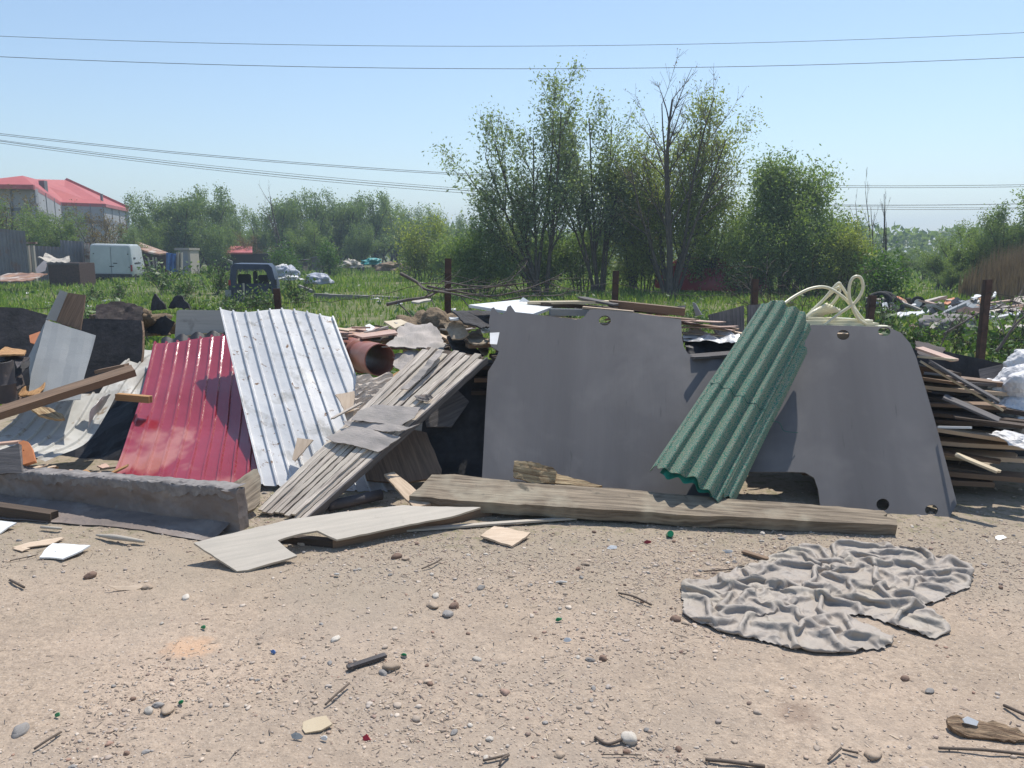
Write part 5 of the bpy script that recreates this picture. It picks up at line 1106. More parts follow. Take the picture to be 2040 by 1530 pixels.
for o in [o for o in bpy.data.objects if '_h' in o.keys()]: del o['_h']
# far wood behind everything
n = 26000; xs = npr.uniform(-110, 110, n); hb = 4.3 + 1.6 * fbm(xs * .09, xs * 0, 3, 2)
pts = np.stack([xs, npr.uniform(96, 112, n), hb * npr.random(n) ** .7], 1)
leaves('far_wood', pts, .75, m['leafD'], None, .6, npr, .1, 'blue-green far wood along the skyline behind the field', 'wood', kind='stuff')
# bare trees
tree('bare_tree', B(565, 56), 'bare forked tree standing against the sky in the far tree line', 'tree', [stem(572, 540, 385, 56, .10, 565), stem(570, 532, 425, 56, .06, 565), stem(560, 545, 430, 56, .05, 565)], 0, .1, m['leafB'], seed=80, nb=(3, 4), spread=.4, shrink=.4, wander=.06, up=.02)
for px, tp, lb, s in ((1742, [(1718, 400), (1722, 380), (1742, 410)], 'left bare sapling with upright twigs at the right', 81), (1768, [(1768, 384), (1758, 410), (1775, 440)], 'right bare sapling forking against the sky', 82)):
    tree('bare_sapling', B(px, 31), lb, 'tree', [stem(px, a, b, 31, .035, px) for a, b in tp], 0, .1, m['leafB'], seed=s, nb=(3, 4), spread=.25, shrink=.3, wander=.05, up=.03)
tree('dead_shrub', B(1590, 12), 'tangled dead shrub in front of the right bushes', 'shrub', [stem(1590, a, b, 12, .012, 1590, d) for a, b, d in ((1530, 540, .2), (1570, 515, 0), (1600, 530, .3), (1640, 520, -.2), (1500, 560, 0), (1660, 560, .1))], 0, .1, m['leafB'], seed=83, nb=(4, 6), spread=.8, shrink=.5, wander=.2, up=0)
# dry reeds
def blades(name, xy, h, w, mat, label, cat, lean=.3, rg=npr, z0=None, kind='stuff', tip=.1, bend=1., ori=None):
    n = len(xy); x, y = xy[:, 0], xy[:, 1]; z = gh(x, y) - .01 if z0 is None else z0
    a = rg.random(n) * 6.283; dx, dy = np.cos(a) * w / 2, np.sin(a) * w / 2; la = rg.random(n) * 6.283; ll = lean * h * rg.random(n)
    tx, ty = x + np.cos(la) * ll, y + np.sin(la) * ll; mx, my = x + np.cos(la) * ll * .3, y + np.sin(la) * ll * .3
    V = np.empty((n, 5, 3))
    V[:, 0] = np.stack([x - dx, y - dy, z], 1); V[:, 1] = np.stack([x + dx, y + dy, z], 1)
    V[:, 2] = np.stack([mx + dx * .8, my + dy * .8, z + h * .55], 1); V[:, 3] = np.stack([mx - dx * .8, my - dy * .8, z + h * .55], 1)
    V[:, 4] = np.stack([tx, ty, z + h * (1 - .25 * ll / h)], 1)
    me_f = []; base = np.arange(n) * 5
    Fq = np.stack([base, base + 1, base + 2, base + 3], 1); Ft = np.stack([base + 3, base + 2, base + 4, base + 4], 1)
    tri = np.concatenate([np.stack([base, base + 1, base + 2], 1), np.stack([base, base + 2, base + 3], 1), np.stack([base + 3, base + 2, base + 4], 1)])
    r = rg.random(n); return tag(mk(name, V.reshape(-1, 3), tri, mat, None, False, None, np.concatenate([r, r, r])), label, cat, None, kind)
n = 3800; x0, x1 = P(1990, 500, 24).x, P(2110, 500, 24).x; xs = npr.uniform(x0, x1, n); ys = npr.uniform(23, 26, n)
hh = (.9 + 1.1 * np.clip((xs - x0) / 1.0, 0, 1)) * (1 + .25 * fbm(xs * 4, ys * 4, 2, 5)) * npr.uniform(.6, 1.05, n)
blades('dry_reeds', np.stack([xs, ys], 1), hh, .022, m['reed'], 'stand of dry reddish-brown reeds at the right edge', 'reeds', lean=.12)
# ================================================================ GROUND
def axis(segs):
    out = [segs[0][0]]
    for a, b, st in segs:
        n = max(1, int(round((b - a) / st))); out += [a + (b - a) * (i + 1) / n for i in range(n)]
    return np.array(out)
gx = axis([(-400, -60, 40), (-60, -12, 4), (-12, -3.4, .3), (-3.4, 3.4, .025), (3.4, 12, .3), (12, 60, 4), (60, 400, 40)])
gy = axis([(-60, -4, 8), (-4, 1.6, .4), (1.6, 5.6, .02), (5.6, 12, .2), (12, 60, 1.5), (60, 160, 10), (160, 900, 80)])
X, Y_ = np.meshgrid(gx, gy); Z = gh(X, Y_) + .006 * fbm(X * 22, Y_ * 22, 2, 9) * (Y_ < 6)
nx, ny = len(gx), len(gy); idx = np.arange(nx * ny).reshape(ny, nx)
Fg = np.stack([idx[:-1, :-1], idx[:-1, 1:], idx[1:, 1:], idx[1:, :-1]], -1).reshape(-1, 4)
def ground_mat():
    mm = bpy.data.materials.new('dirt_and_field_soil'); mm.use_nodes = True; nt = mm.node_tree; b = nt.nodes['Principled BSDF']
    tc = node(nt, 'ShaderNodeTexCoord'); g = node(nt, 'ShaderNodeNewGeometry'); pos = g.outputs['Position']
    def nz(s, d=6, r=.6, dist=0):
        n = node(nt, 'ShaderNodeTexNoise'); n.inputs['Scale'].default_value = s; n.inputs['Detail'].default_value = d; n.inputs['Roughness'].default_value = r; n.inputs['Distortion'].default_value = dist
        nt.links.new(pos, n.inputs['Vector']); return n.outputs[0]
    c = ramp(nt, nz(1.3), [(.30, (.365, .285, .21)), (.70, (.475, .37, .275))])
    c = mix(nt, ramp(nt, nz(38, 4, .7), [(.36, .75), (.60, 0)]), c, (.245, .19, .145))
    c = mix(nt, ramp(nt, nz(130, 3, .6), [(.55, 0), (.72, .75)]), c, (.58, .49, .40))
    c = mix(nt, ramp(nt, nz(5, 4), [(.52, 0), (.70, .6)]), c, (.30, .235, .18))
    c = mix(nt, ramp(nt, nz(.55, 5, .6, .8), [(.44, 0), (.60, .55)]), c, (.33, .275, .22))
    c = mix(nt, ramp(nt, nz(.9, 4, .5), [(.52, 0), (.72, .4)]), c, (.52, .40, .305))
    # greyer gravelly band along the foot of the pile
    sx = node(nt, 'ShaderNodeSeparateXYZ'); nt.links.new(pos, sx.inputs[0])
    ad = node(nt, 'ShaderNodeMath', operation='MULTIPLY_ADD'); nt.links.new(nz(1.6), ad.inputs[0]); ad.inputs[1].default_value = 1.6; nt.links.new(sx.outputs['Y'], ad.inputs[2])
    c = mix(nt, ramp(nt, ramp_in(nt, ad.outputs[0], 3.9, 5.0), [(0, 0), (1, .6)]), c, (.29, .245, .18))
    # mossy green at the foot
    c = mix(nt, mulv(nt, ramp(nt, ramp_in(nt, ad.outputs[0], 4.9, 5.3), [(0, 0), (1, 1)]), ramp(nt, nz(14), [(.5, 0), (.62, .6)])), c, (.15, .15, .07))
    # brown stain and patch of orange brick dust on the dirt
    for (sp_, rx, cc_) in ((G(1590, 1420), .085, (.20, .135, .10)), (G(378, 1290), .10, (.62, .36, .20))):
        vs_ = node(nt, 'ShaderNodeVectorMath', operation='DISTANCE'); nt.links.new(pos, vs_.inputs[0]); vs_.inputs[1].default_value = sp_
        ma = node(nt, 'ShaderNodeMath', operation='MULTIPLY_ADD'); nt.links.new(nz(22, 5), ma.inputs[0]); ma.inputs[1].default_value = .16; nt.links.new(vs_.outputs['Value'], ma.inputs[2])
        c = mix(nt, ramp(nt, ramp_in(nt, ma.outputs[0], rx + .03, rx + .10), [(0, .45), (1, 0)]), c, cc_)
    # field soil under the grass
    c = mix(nt, ramp(nt, ramp_in(nt, sx.outputs['Y'], 7.5, 10), [(0, 0), (1, 1)]), c, ramp(nt, nz(1.2), [(.4, (.09, .12, .035)), (.62, (.17, .16, .08))]))
    nt.links.new(c, b.inputs['Base Color']); b.inputs['Roughness'].default_value = .92; b.inputs['Specular IOR Level'].default_value = .25
    v = node(nt, 'ShaderNodeTexVoronoi'); v.inputs['Scale'].default_value = 70; nt.links.new(pos, v.inputs['Vector'])
    b1 = node(nt, 'ShaderNodeBump'); b1.inputs['Strength'].default_value = .55; b1.inputs['Distance'].default_value = .008; nt.links.new(nz(60, 8, .75), b1.inputs['Height'])
    b2 = node(nt, 'ShaderNodeBump'); b2.inputs['Strength'].default_value = .35; b2.inputs['Distance'].default_value = .006; b2.invert = True
    nt.links.new(ramp(nt, v.outputs['Distance'], [(.15, 0), (.5, 1)]), b2.inputs['Height']); nt.links.new(b1.outputs[0], b2.inputs['Normal'])
    nt.links.new(b2.outputs[0], b.inputs['Normal']); return mm
def ramp_in(nt, s, a, b_):
    r = node(nt, 'ShaderNodeMapRange'); r.inputs[1].default_value = a; r.inputs[2].default_value = b_; nt.links.new(s, r.inputs[0]); return r.outputs[0]
def mulv(nt, a, b_):
    r = node(nt, 'ShaderNodeMath', operation='MULTIPLY'); nt.links.new(a, r.inputs[0]); nt.links.new(b_, r.inputs[1]); return r.outputs[0]
grd = mk('ground', np.stack([X.ravel(), Y_.ravel(), Z.ravel()], 1), Fg, ground_mat(), None, True, origin=(0, 0, 0)); tag(grd, kind='structure')
def surf(x, y): return gh(x, y) + .006 * fbm(np.asarray(x) * 22, np.asarray(y) * 22, 2, 9) * (np.asarray(y) < 6)

# ------------------------------------------------------------ gravel (uncountable) and stones
def icos(sub):
    bm = bmesh.new(); bmesh.ops.create_icosphere(bm, subdivisions=sub, radius=1); v = np.array([tuple(q.co) for q in bm.verts]); f = np.array([[q.index for q in g.verts] for g in bm.faces]); bm.free(); return v, f
iv, if_ = icos(1)
def gravel(name, x, y, r, mats, label, flat=.5, sub=None):
    n = len(x); v, f = (iv, if_) if sub is None else icos(sub)
    k = len(v); S = r[:, None] * np.stack([npr.uniform(.7, 1.4, n), npr.uniform(.7, 1.2, n), npr.uniform(.35, .75, n)], 1)
    a = npr.random(n) * 6.283; c, s = np.cos(a)[:, None], np.sin(a)[:, None]
    J = 1 + npr.normal(0, .16, (n, k)); Q = v[None] * J[..., None] * S[:, None, :]
    Xr = Q[..., 0] * c - Q[..., 1] * s + x[:, None]; Yr = Q[..., 0] * s + Q[..., 1] * c + y[:, None]; Zr = Q[..., 2] + (surf(x, y) + S[:, 2] * .25)[:, None]
    V = np.stack([Xr, Yr, Zr], -1).reshape(-1, 3); Fc = (f[None] + (np.arange(n) * k)[:, None, None]).reshape(-1, 3)
    rr = np.repeat(npr.random(n), len(f)); return tag(mk(name, V, Fc, mats, None, True, None, rr), label, 'gravel', None, 'stuff')
gm = bpy.data.materials.new('gravel_mix'); gm.use_nodes = True; nt = gm.node_tree; at = node(nt, 'ShaderNodeAttribute', attribute_name='rnd')
cr = ramp(nt, at.outputs['Fac'], [(0, (.20, .14, .11)), (.10, (.46, .36, .27)), (.30, (.36, .29, .23)), (.42, (.58, .47, .37)), (.58, (.42, .31, .23)), (.74, (.38, .33, .29)), (.86, (.58, .49, .40)), (.95, (.30, .24, .20)), (1, (.36, .22, .16))])
nt.nodes['Principled BSDF'].inputs['Roughness'].default_value = .85; nt.links.new(cr, nt.nodes['Principled BSDF'].inputs['Base Color'])
def scatter(n, y0=2.0, y1=5.2, dense=None):
    xs = []; ys = []; tot = 0
    while tot < n:
        y = np.exp(npr.uniform(np.log(y0), np.log(y1), n)); x = npr.uniform(-.95, .95, n) * y
        w = .12 + 2.4 * np.clip(fbm(x * 1.1, y * 1.1, 4, 21) + .12, 0, 1) ** 1.3 + 1.5 * np.exp(-((y - 4.0) / .42) ** 2) * np.clip((x + 1.6) / 1., .15, 1)
        k = npr.random(n) * 2.2 < w; xs.append(x[k]); ys.append(y[k]); tot += k.sum()
    return np.concatenate(xs)[:n], np.concatenate(ys)[:n]
x, y = scatter(44000); gravel('gravel', x, y, np.exp(npr.normal(math.log(.0031), .42, len(x))).clip(.0018, .012), gm, 'fine gravel and crumbs scattered over the beige dirt')
x, y = scatter(1500); gravel('pebble_scatter', x, y, np.exp(npr.normal(math.log(.0070), .28, len(x))).clip(.005, .016), gm, 'small mixed pebbles scattered over the beige dirt', sub=2)
# straw-like twig crumbs
n = 4200; x, y = scatter(n); L = npr.uniform(.008, .035, n); a = npr.random(n) * 6.283; w = npr.uniform(.0008, .0022, n); z = surf(x, y) + .003
dx, dy = np.cos(a) * L, np.sin(a) * L; ex, ey = -np.sin(a) * w, np.cos(a) * w; q = npr.uniform(-.002, .006, n)
V = np.empty((n, 4, 3)); 
for k, (sx_, sy_, tt) in enumerate(((0, 1, 0), (0, -1, 0), (1, -1, 1), (1, 1, 1))): V[:, k] = np.stack([x + dx * sx_ + ex * sy_, y + dy * sx_ + ey * sy_, z + (q if tt else 0)], 1)
tm = bpy.data.materials.new('twig_crumbs'); tm.use_nodes = True; at = node(tm.node_tree, 'ShaderNodeAttribute', attribute_name='rnd')
tm.node_tree.links.new(ramp(tm.node_tree, at.outputs['Fac'], [(0, (.07, .05, .04)), (.6, (.20, .15, .11)), (1, (.50, .40, .28))]), tm.node_tree.nodes['Principled BSDF'].inputs['Base Color'])
tag(mk('twig_crumbs', V.reshape(-1, 3), np.arange(n * 4).reshape(n, 4), tm, None, False, None, npr.random(n)), 'tiny twig crumbs and straw scattered over the dirt', 'twig crumbs', None, 'stuff')
# individual stones: eight shapes, copied
shapes = []
for k in range(10):
    v, f = icos(3); r_ = random.Random(k); o_ = Vector((k * 7.3, 1, 2)); VV = []
    for p in v:
        p = Vector(p); s = 1 + .30 * noise.noise(p * 1.1 + o_) + .09 * noise.noise(p * 3.2 + o_); q = p * s; VV.append((q.x * (1 + .35 * (k % 3) / 2), q.y * .85, q.z * (.48 + .08 * (k % 4))))
    me = bpy.data.meshes.new('stone'); me.from_pydata(VV, [], [list(map(int, g)) for g in f]); me.materials.append(m['stone'][k % 4]); me.polygons.foreach_set('use_smooth', [True] * len(me.polygons))
    if k % 2: me.set_sharp_from_angle(angle=R(28))
    shapes.append(me)
SL = ['smooth tan pebble lying loose on the beige dirt', 'grey pebble lying loose on the beige dirt', 'pale whitish pebble lying loose on the beige dirt', 'dark brown pebble lying loose on the beige dirt']
def stone(x, y, r, k, label=None, name='pebble', group='loose pebbles on the dirt', rz=None, mat=None):
    o = bpy.data.objects.new(name, shapes[k]); COL.objects.link(o)
    o.location = (x, y, float(surf(x, y)) + r * .22); o.scale = (r, r, r); o.rotation_euler = (rnd.uniform(-.15, .15), rnd.uniform(-.15, .15), rnd.uniform(0, 6.28) if rz is None else rz)
    return tag(o, label or SL[k % 4], 'stone', group if not label else None)
sx_, sy_ = scatter(290)
for i in range(270):
    stone(float(sx_[i]), float(sy_[i]), rnd.uniform(.006, .0125) * (1 + .4 * (rnd.random() < .12)), rnd.randrange(10))
for px, py, r, k, lb in [(780, 1325, .042, 4, 'large tan stone beside the dark grey plastic bar'), (763, 1336, .022, 5, 'small grey stone touching the large tan stone'), (862, 1203, .036, 8, 'tan oval stone in the loose stone cluster in mid foreground'), (868, 1184, .024, 2, 'pale round stone just above the tan oval stone'),
                         (905, 1205, .030, 3, 'brown angular stone in the loose cluster'), (893, 1221, .036, 9, 'long grey stone below the brown angular stone'), (958, 1168, .026, 1, 'flat grey stone above the loose cluster'), (180, 1145, .034, 7, 'grey upright stone below the white triangular fragment'),
                         (293, 1166, .034, 0, 'round tan stone holding down the curled bark strip'), (370, 1187, .026, 2, 'smooth whitish flat pebble right of the curled bark strip'), (1253, 1469, .042, 6, 'whitish block-like stone near the bottom edge'), (1201, 1309, .024, 3, 'dark stone alone in the middle of the foreground'),
                         (1346, 1230, .030, 3, 'brown stone at the left tip of the grey tarpaulin'), (1366, 1237, .020, 8, 'pale tan stone beside the brown stone at the tarpaulin'), (40, 1452, .034, 5, 'grey rounded stone near the bottom left corner'), (333, 1410, .034, 8, 'smooth oval tan stone near the bottom left'), (315, 1402, .022, 1, 'grey stone touching the smooth oval tan stone'), (296, 1413, .022, 2, 'pale flat stone left of the oval tan stone'),
                         (1740, 1499, .036, 4, 'long flat tan stone at the bottom right'), (790, 1107, .034, 7, 'grey stone in the gravel left of the plywood offcut'), (808, 1110, .026, 0, 'tan stone beside the grey stone left of the plywood offcut'), (1165, 1120, .024, 8, 'pale stone in the gravel below the plywood offcut'), (600, 1080, .03, 2, 'pale angular stone under the notch of the light board'), (1803, 1348, .022, 3, 'dark brown stone on the right of the foreground'), (1853, 1372, .022, 5, 'grey-brown stone right of the dark brown one'),
                         (1115, 1500, .022, 0, 'tan pebble at the bottom middle'), (975, 1468, .018, 6, 'pale pebble at the bottom, left of the middle')]:
    p = G(px, py, .012); stone(p.x, p.y, r * .78, k, lb, 'stone')
# sticks and scraps on the dirt
def stick(pts, r, label, mt='twig', name='twig', cat='twig'): tubes(name, [(spline([G(x, y, z) for x, y, z in pts], 6), r)], m[mt], label, cat, ns=6)
stick([(648, 1404, .01), (668, 1385, .02), (696, 1361, .02)], .004, 'straight dark twig in the left foreground')
stick([(1232, 1181, .01), (1262, 1188, .02), (1298, 1205, .01)], .005, 'crooked dark twig left of the grey tarpaulin')
stick([(1405, 1513, .01), (1450, 1517, .012), (1524, 1527, .01)], .006, 'dark stick at the bottom edge right of the middle')
stick([(1870, 1490, .01), (1960, 1494, .015), (2045, 1503, .01)], .005, 'long thin reddish twig at the bottom right')
stick([(1650, 1515, .01), (1668, 1497, .02), (1676, 1490, .02)], .004, 'short light twig near the bottom right')
stick([(1678, 1493, .012), (1710, 1500, .012)], .004, 'short twig crossing beside the light twig')
stick([(995, 1526, .01), (1000, 1512, .02), (1014, 1504, .01)], .004, 'small twig at the bottom middle')
stick([(68, 1492, .01), (95, 1474, .015), (122, 1458, .01)], .004, 'thin pale twig at the bottom left')
stick([(962, 1515, .01), (985, 1510, .012), (1014, 1503, .01)], .004, 'twig lying along the bottom edge in the middle')
stick([(840, 1133, .01), (865, 1122, .02), (880, 1113, .02)], .004, 'dark twig leaning in the gravel left of the plywood offcut')
stick([(1402, 1138, .01), (1430, 1136, .012), (1460, 1134, .01)], .004, 'reddish twig touching the upper left of the tarpaulin')
stick([(1185, 1468, .008), (1210, 1482, .006), (1240, 1473, .015), (1250, 1466, .02)], .005, 'dark curved twig under the whitish block-like stone')
stick([(1200, 1503, .008), (1240, 1503, .008), (1278, 1504, .008)], .002, 'thin straight wire piece at the bottom')
stick([(2000, 1405, .01), (2045, 1425, .02)], .006, 'dark stick at the right edge above the rotten wood')
stick([(75, 1105, .01), (20, 1117, .01)], .003, 'thin splinter near the left edge')
stick([(20, 1155, .01), (48, 1170, .015)], .006, 'dark short stick at the left edge')
plank('plastic_bar', G(692, 1330, .015), G(768, 1305, .015), .026, .012, m['drum'], 'dark grey slotted plastic bar lying on the dirt', 'plastic bar', jag=.001, warp=.001)
plank('reddish_chip', G(1480, 1098, .015), G(1530, 1114, .015), .03, .012, m['brown_wood'], 'brown wood chip above the grey tarpaulin', 'wood chip', jag=.005)
sheet('curled_bark_strip', [(213, 1166), (250, 1168), (278, 1163), (290, 1168), (270, 1175), (235, 1175)], plane(G(213, 1166, .03), G(278, 1163, .02), G(250, 1175, .006)), .004, m['ply'], 'curled tan bark strip pinned under a round stone', 'bark', res=.02, amp=.006, freq=8)
sheet('tan_card', [(604, 1438), (625, 1430), (650, 1426), (662, 1443), (640, 1455), (608, 1460), (602, 1452)], plane(G(604, 1438, .012), G(650, 1426, .02), G(640, 1455, .008)), .006, m['cream_board'], 'tan flat board chip in the bottom left foreground', 'board chip', res=.02, amp=.004, jag=.003)
sheet('red_shard', [(722, 1468), (730, 1462), (738, 1474), (724, 1476)], plane(G(722, 1468, .01), G(730, 1462, .02), G(738, 1474, .008)), .004, m['car_red'], 'small red plastic shard near the bottom', 'plastic shard')
for i, (px, py, w, h, mt, lb) in enumerate([(1130, 1275, 9, 6, 'white_board', 'small white paper scrap in the middle foreground'), (1220, 1090, 14, 5, 'white_board', 'white flat chip in the gravel below the beam'), (1993, 1071, 12, 6, 'white_board', 'white oval plastic lid near the right edge'), (670, 1145, 8, 3, 'white_board', 'white scrap below the notched light board'), (1120, 1160, 14, 3, 'white_board', 'thin white plastic scrap in the gravel'), (1450, 1098, 12, 4, 'white_board', 'white chip above the left part of the tarpaulin'),
                                              (1112, 1235, 7, 4, 'glass_green', 'small green plastic scrap in the middle foreground'), (112, 1425, 7, 6, 'glass_green', 'crumpled green wrapper at the lower left'), (405, 1250, 6, 4, 'glass_green', 'green glass chip in the left foreground'), (360, 1400, 6, 3, 'glass_green', 'green chip beside the smooth oval stone'), (1290, 1080, 9, 4, 'car_red', 'red plastic scrap in the gravel below the beam'), (543, 1299, 6, 6, 'blue_tarp', 'small blue plastic scrap in the left foreground'), (592, 1467, 14, 9, 'pale_sheet', 'torn grey plastic scrap beside the tan board chip'), (645, 1471, 8, 6, 'white_board', 'white chip right of the tan board chip'), (805, 1305, 8, 3, 'glass_green', 'thin green chip above the large tan stone')]):
    c = G(px, py, .01); pl_ = plane(G(px - w, py, .008), G(px + w, py, .014), G(px, py - h, .022)); r_ = random.Random(i)
    sheet('litter_scrap', [(px + w * r_.uniform(.6, 1.1) * math.cos(t), py + h * r_.uniform(.6, 1.1) * math.sin(t)) for t in [k * 6.283 / 7 for k in range(7)]], pl_, .003, m[mt], lb, 'scrap', res=.015, amp=.006, freq=20)
tubes('bottle_top', [([G(1333, 1066, .0), G(1336, 1063, .03)], .018)], m['glass_green'], 'green bottle cap standing in the gravel under the beam', 'bottle cap', ns=16, smooth=False)
# rotten wood with white chip bottom right
p = G(1965, 1462, .01)
sheet('rotten_wood', [(1886, 1432), (1905, 1426), (1940, 1432), (1990, 1442), (2050, 1462), (2050, 1478), (2000, 1478), (1940, 1468), (1900, 1455), (1888, 1444)], plane(G(1886, 1432, .032), G(2050, 1462, .02), G(1940, 1468, .010)), .018, m['rotten'], 'rotten splintered wood piece at the lower right', 'wood piece', res=.015, amp=.02, freq=12, jag=.006, grain=((1886, 1438), (2050, 1470)))
sheet('white_chip', [(1918, 1432), (1928, 1427), (1950, 1437), (1946, 1446), (1922, 1440)], plane(G(1918, 1432, .050), G(1950, 1437, .043), G(1922, 1440, .040)), .006, m['white_board'], 'white chip lying on the rotten wood piece', 'chip', res=.03)

# ================================================================ TARPAULIN (cloth settled on the ground)
zo = [(165, 330), (285, 315), (400, 285), (560, 225), (700, 170), (820, 130), (950, 150), (1080, 100), (1250, 118), (1400, 150), (1600, 200), (1755, 225), (1750, 350), (1640, 400), (1480, 465), (1560, 505), (1640, 560), (1635, 610), (1530, 640), (1360, 575), (1150, 510), (1060, 515), (1200, 560), (1335, 635), (1280, 690), (1100, 712), (930, 715), (740, 690), (560, 640), (320, 580), (170, 510), (160, 420)]
poly = [G(1300 + a * .36275, 1040 + b * .36275, .01) for a, b in zo]; poly = [(p.x, p.y) for p in poly]
cxp = sum(p[0] for p in poly) / len(poly); cyp = sum(p[1] for p in poly) / len(poly)
ca_, sa_ = math.cos(.5), math.sin(.5); poly = [((a - cxp) * ca_ + (b_ - cyp) * sa_ + cxp, -(a - cxp) * sa_ + (b_ - cyp) * ca_ + cyp) for a, b_ in poly]
SC = 1.34; big = [(cxp + (a - cxp) * SC, cyp + (b_ - cyp) * SC) for a, b_ in poly]
h0 = .0155
bx0, bx1 = min(p[0] for p in big), max(p[0] for p in big); by0, by1 = min(p[1] for p in big), max(p[1] for p in big)
NX, NY = int((bx1 - bx0) / h0) + 1, int((by1 - by0) / h0) + 1
mask = np.array([[inpoly(bx0 + i * h0, by0 + j * h0, big) for j in range(NY)] for i in range(NX)])
II, JJ = np.meshgrid(np.arange(NX), np.arange(NY), indexing='ij')
Xc = bx0 + II * h0; Yc = by0 + JJ * h0
Pn = np.stack([Xc, Yc, .05 + .07 * fbm(Xc * 3.2, Yc * 3.2, 3, 33) + .02 * fbm(Xc * 11, Yc * 11, 2, 40)], -1)
er = mask.copy(); er[1:] &= mask[:-1]; er[:-1] &= mask[1:]; er[:, 1:] &= mask[:, :-1]; er[:, :-1] &= mask[:, 1:]; er[0] = er[-1] = False; er[:, 0] = er[:, -1] = False
bd = mask & ~er
tgt = np.stack([cxp + (Xc - cxp) / SC, cyp + (Yc - cyp) / SC], -1)
start = np.stack([Xc, Yc], -1)
def cons(di, dj, par):
    out = []
    a = mask.copy(); bm_ = np.zeros_like(mask)
    I0, I1 = II[:NX - di], II[di:]; 
    if dj >= 0: sa = (slice(0, NX - di), slice(0, NY - dj)); sb = (slice(di, NX), slice(dj, NY))
    else: sa = (slice(0, NX - di), slice(-dj, NY)); sb = (slice(di, NX), slice(0, NY + dj))
    ok = mask[sa] & mask[sb]; ia = (II[sa] * NY + JJ[sa]); ib = (II[sb] * NY + JJ[sb])
    key = (II[sa] // max(di, 1)) % 2 if di else (JJ[sa] // dj) % 2
    if abs(di) == 1 and abs(dj) == 1: key = II[sa] % 2
    for k in (0, 1): s_ = ok & (key == k); out.append((ia[s_], ib[s_], h0 * math.hypot(di, dj)))
    return out
dist_ = mask.astype(float); e_ = mask.copy()
for _ in range(5):
    n_ = e_.copy(); n_[1:] &= e_[:-1]; n_[:-1] &= e_[1:]; n_[:, 1:] &= e_[:, :-1]; n_[:, :-1] &= e_[:, 1:]; e_ = n_; dist_ += e_
shr = (.80 + .20 * np.clip((dist_ - 1) / 4., 0, 1)).ravel()
cs = [(c, 1.) for c in cons(1, 0, 0) + cons(0, 1, 0)] + [(c, .95) for c in cons(1, 1, 0) + cons(1, -1, 0)]; bend_ = [(c, .10) for c in cons(2, 0, 0) + cons(0, 2, 0)] + [(c, .035) for c in cons(4, 0, 0) + cons(0, 4, 0)]
Pf = Pn.reshape(-1, 3).copy(); Vf = np.zeros_like(Pf); bdf = bd.ravel(); mf = mask.ravel(); tf = tgt.reshape(-1, 2); sf = start.reshape(-1, 2)
NIT = 170
# interior is dragged along the ground too, more strongly in some places, so folds bunch up unevenly
pull = (.10 + .30 * np.clip(fbm(Xc * 2.6, Yc * 2.6, 2, 50) + .15, 0, 1)).ravel()
# the cloth is pushed together unevenly, so that folds bunch along crooked lines
wx = .20 * fbm(Xc * 2.3, Yc * 2.3, 3, 81).ravel(); wy = .20 * fbm(Xc * 2.3 + 9, Yc * 2.3, 3, 91).ravel()
for it in range(NIT):
    f = min(1., it / 120.); old = Pf.copy()
    Vf *= .90; Vf[:, 2] -= .0007; Pf = Pf + Vf
    goal = sf + (tf - sf) * f; inn = mf & ~bdf
    Pf[bdf, :2] += (goal[bdf] - Pf[bdf, :2]) * .4
    if it < 120:
        gg = goal.copy(); gg[:, 0] += wx * math.sin(math.pi * f); gg[:, 1] += wy * math.sin(math.pi * f)
        Pf[inn, :2] += (gg[inn] - Pf[inn, :2]) * pull[inn][:, None]
    Pf[bdf, 2] *= .95
    for rep in range(5):
        for (a, b_, L0), k in cs + (bend_ if rep in (2, 4) else []):
            d = Pf[b_] - Pf[a]; l = np.sqrt((d * d).sum(1)) + 1e-9
            c = (d * ((l - L0 * shr[a]) / l * .5 * k)[:, None]); Pf[a] += c; Pf[b_] -= c
        Pf[:, 2] = np.maximum(Pf[:, 2], .004)
    low = Pf[:, 2] < .008; Vf = Pf - old; Vf[low, :2] *= .3; Vf = Vf.clip(-.008, .008)
qx, qy = Pf[:, 0] - cxp, Pf[:, 1] - cyp; Pf[:, 0], Pf[:, 1] = qx * ca_ - qy * sa_ + cxp, qx * sa_ + qy * ca_ + cyp
Pf[:, 2] += surf(Pf[:, 0], Pf[:, 1]) + .004
idm = -np.ones(NX * NY, int); idm[mf] = np.arange(mf.sum()); ij = (II * NY + JJ)
q4 = np.stack([ij[:-1, :-1], ij[1:, :-1], ij[1:, 1:], ij[:-1, 1:]], -1).reshape(-1, 4); ok = mf[q4].all(1); q4 = idm[q4[ok]]
tp = mk('grey_tarpaulin', Pf[mf], q4, m['tarp'], None, True)
tag(tp, 'crumpled grey tarpaulin spread on the dirt at the right', 'tarpaulin')
sm = tp.modifiers.new('thickness', 'SOLIDIFY'); sm.thickness = .0016; sm.offset = 1
sb_ = tp.modifiers.new('smooth', 'SUBSURF'); sb_.levels = 1; sb_.render_levels = 1

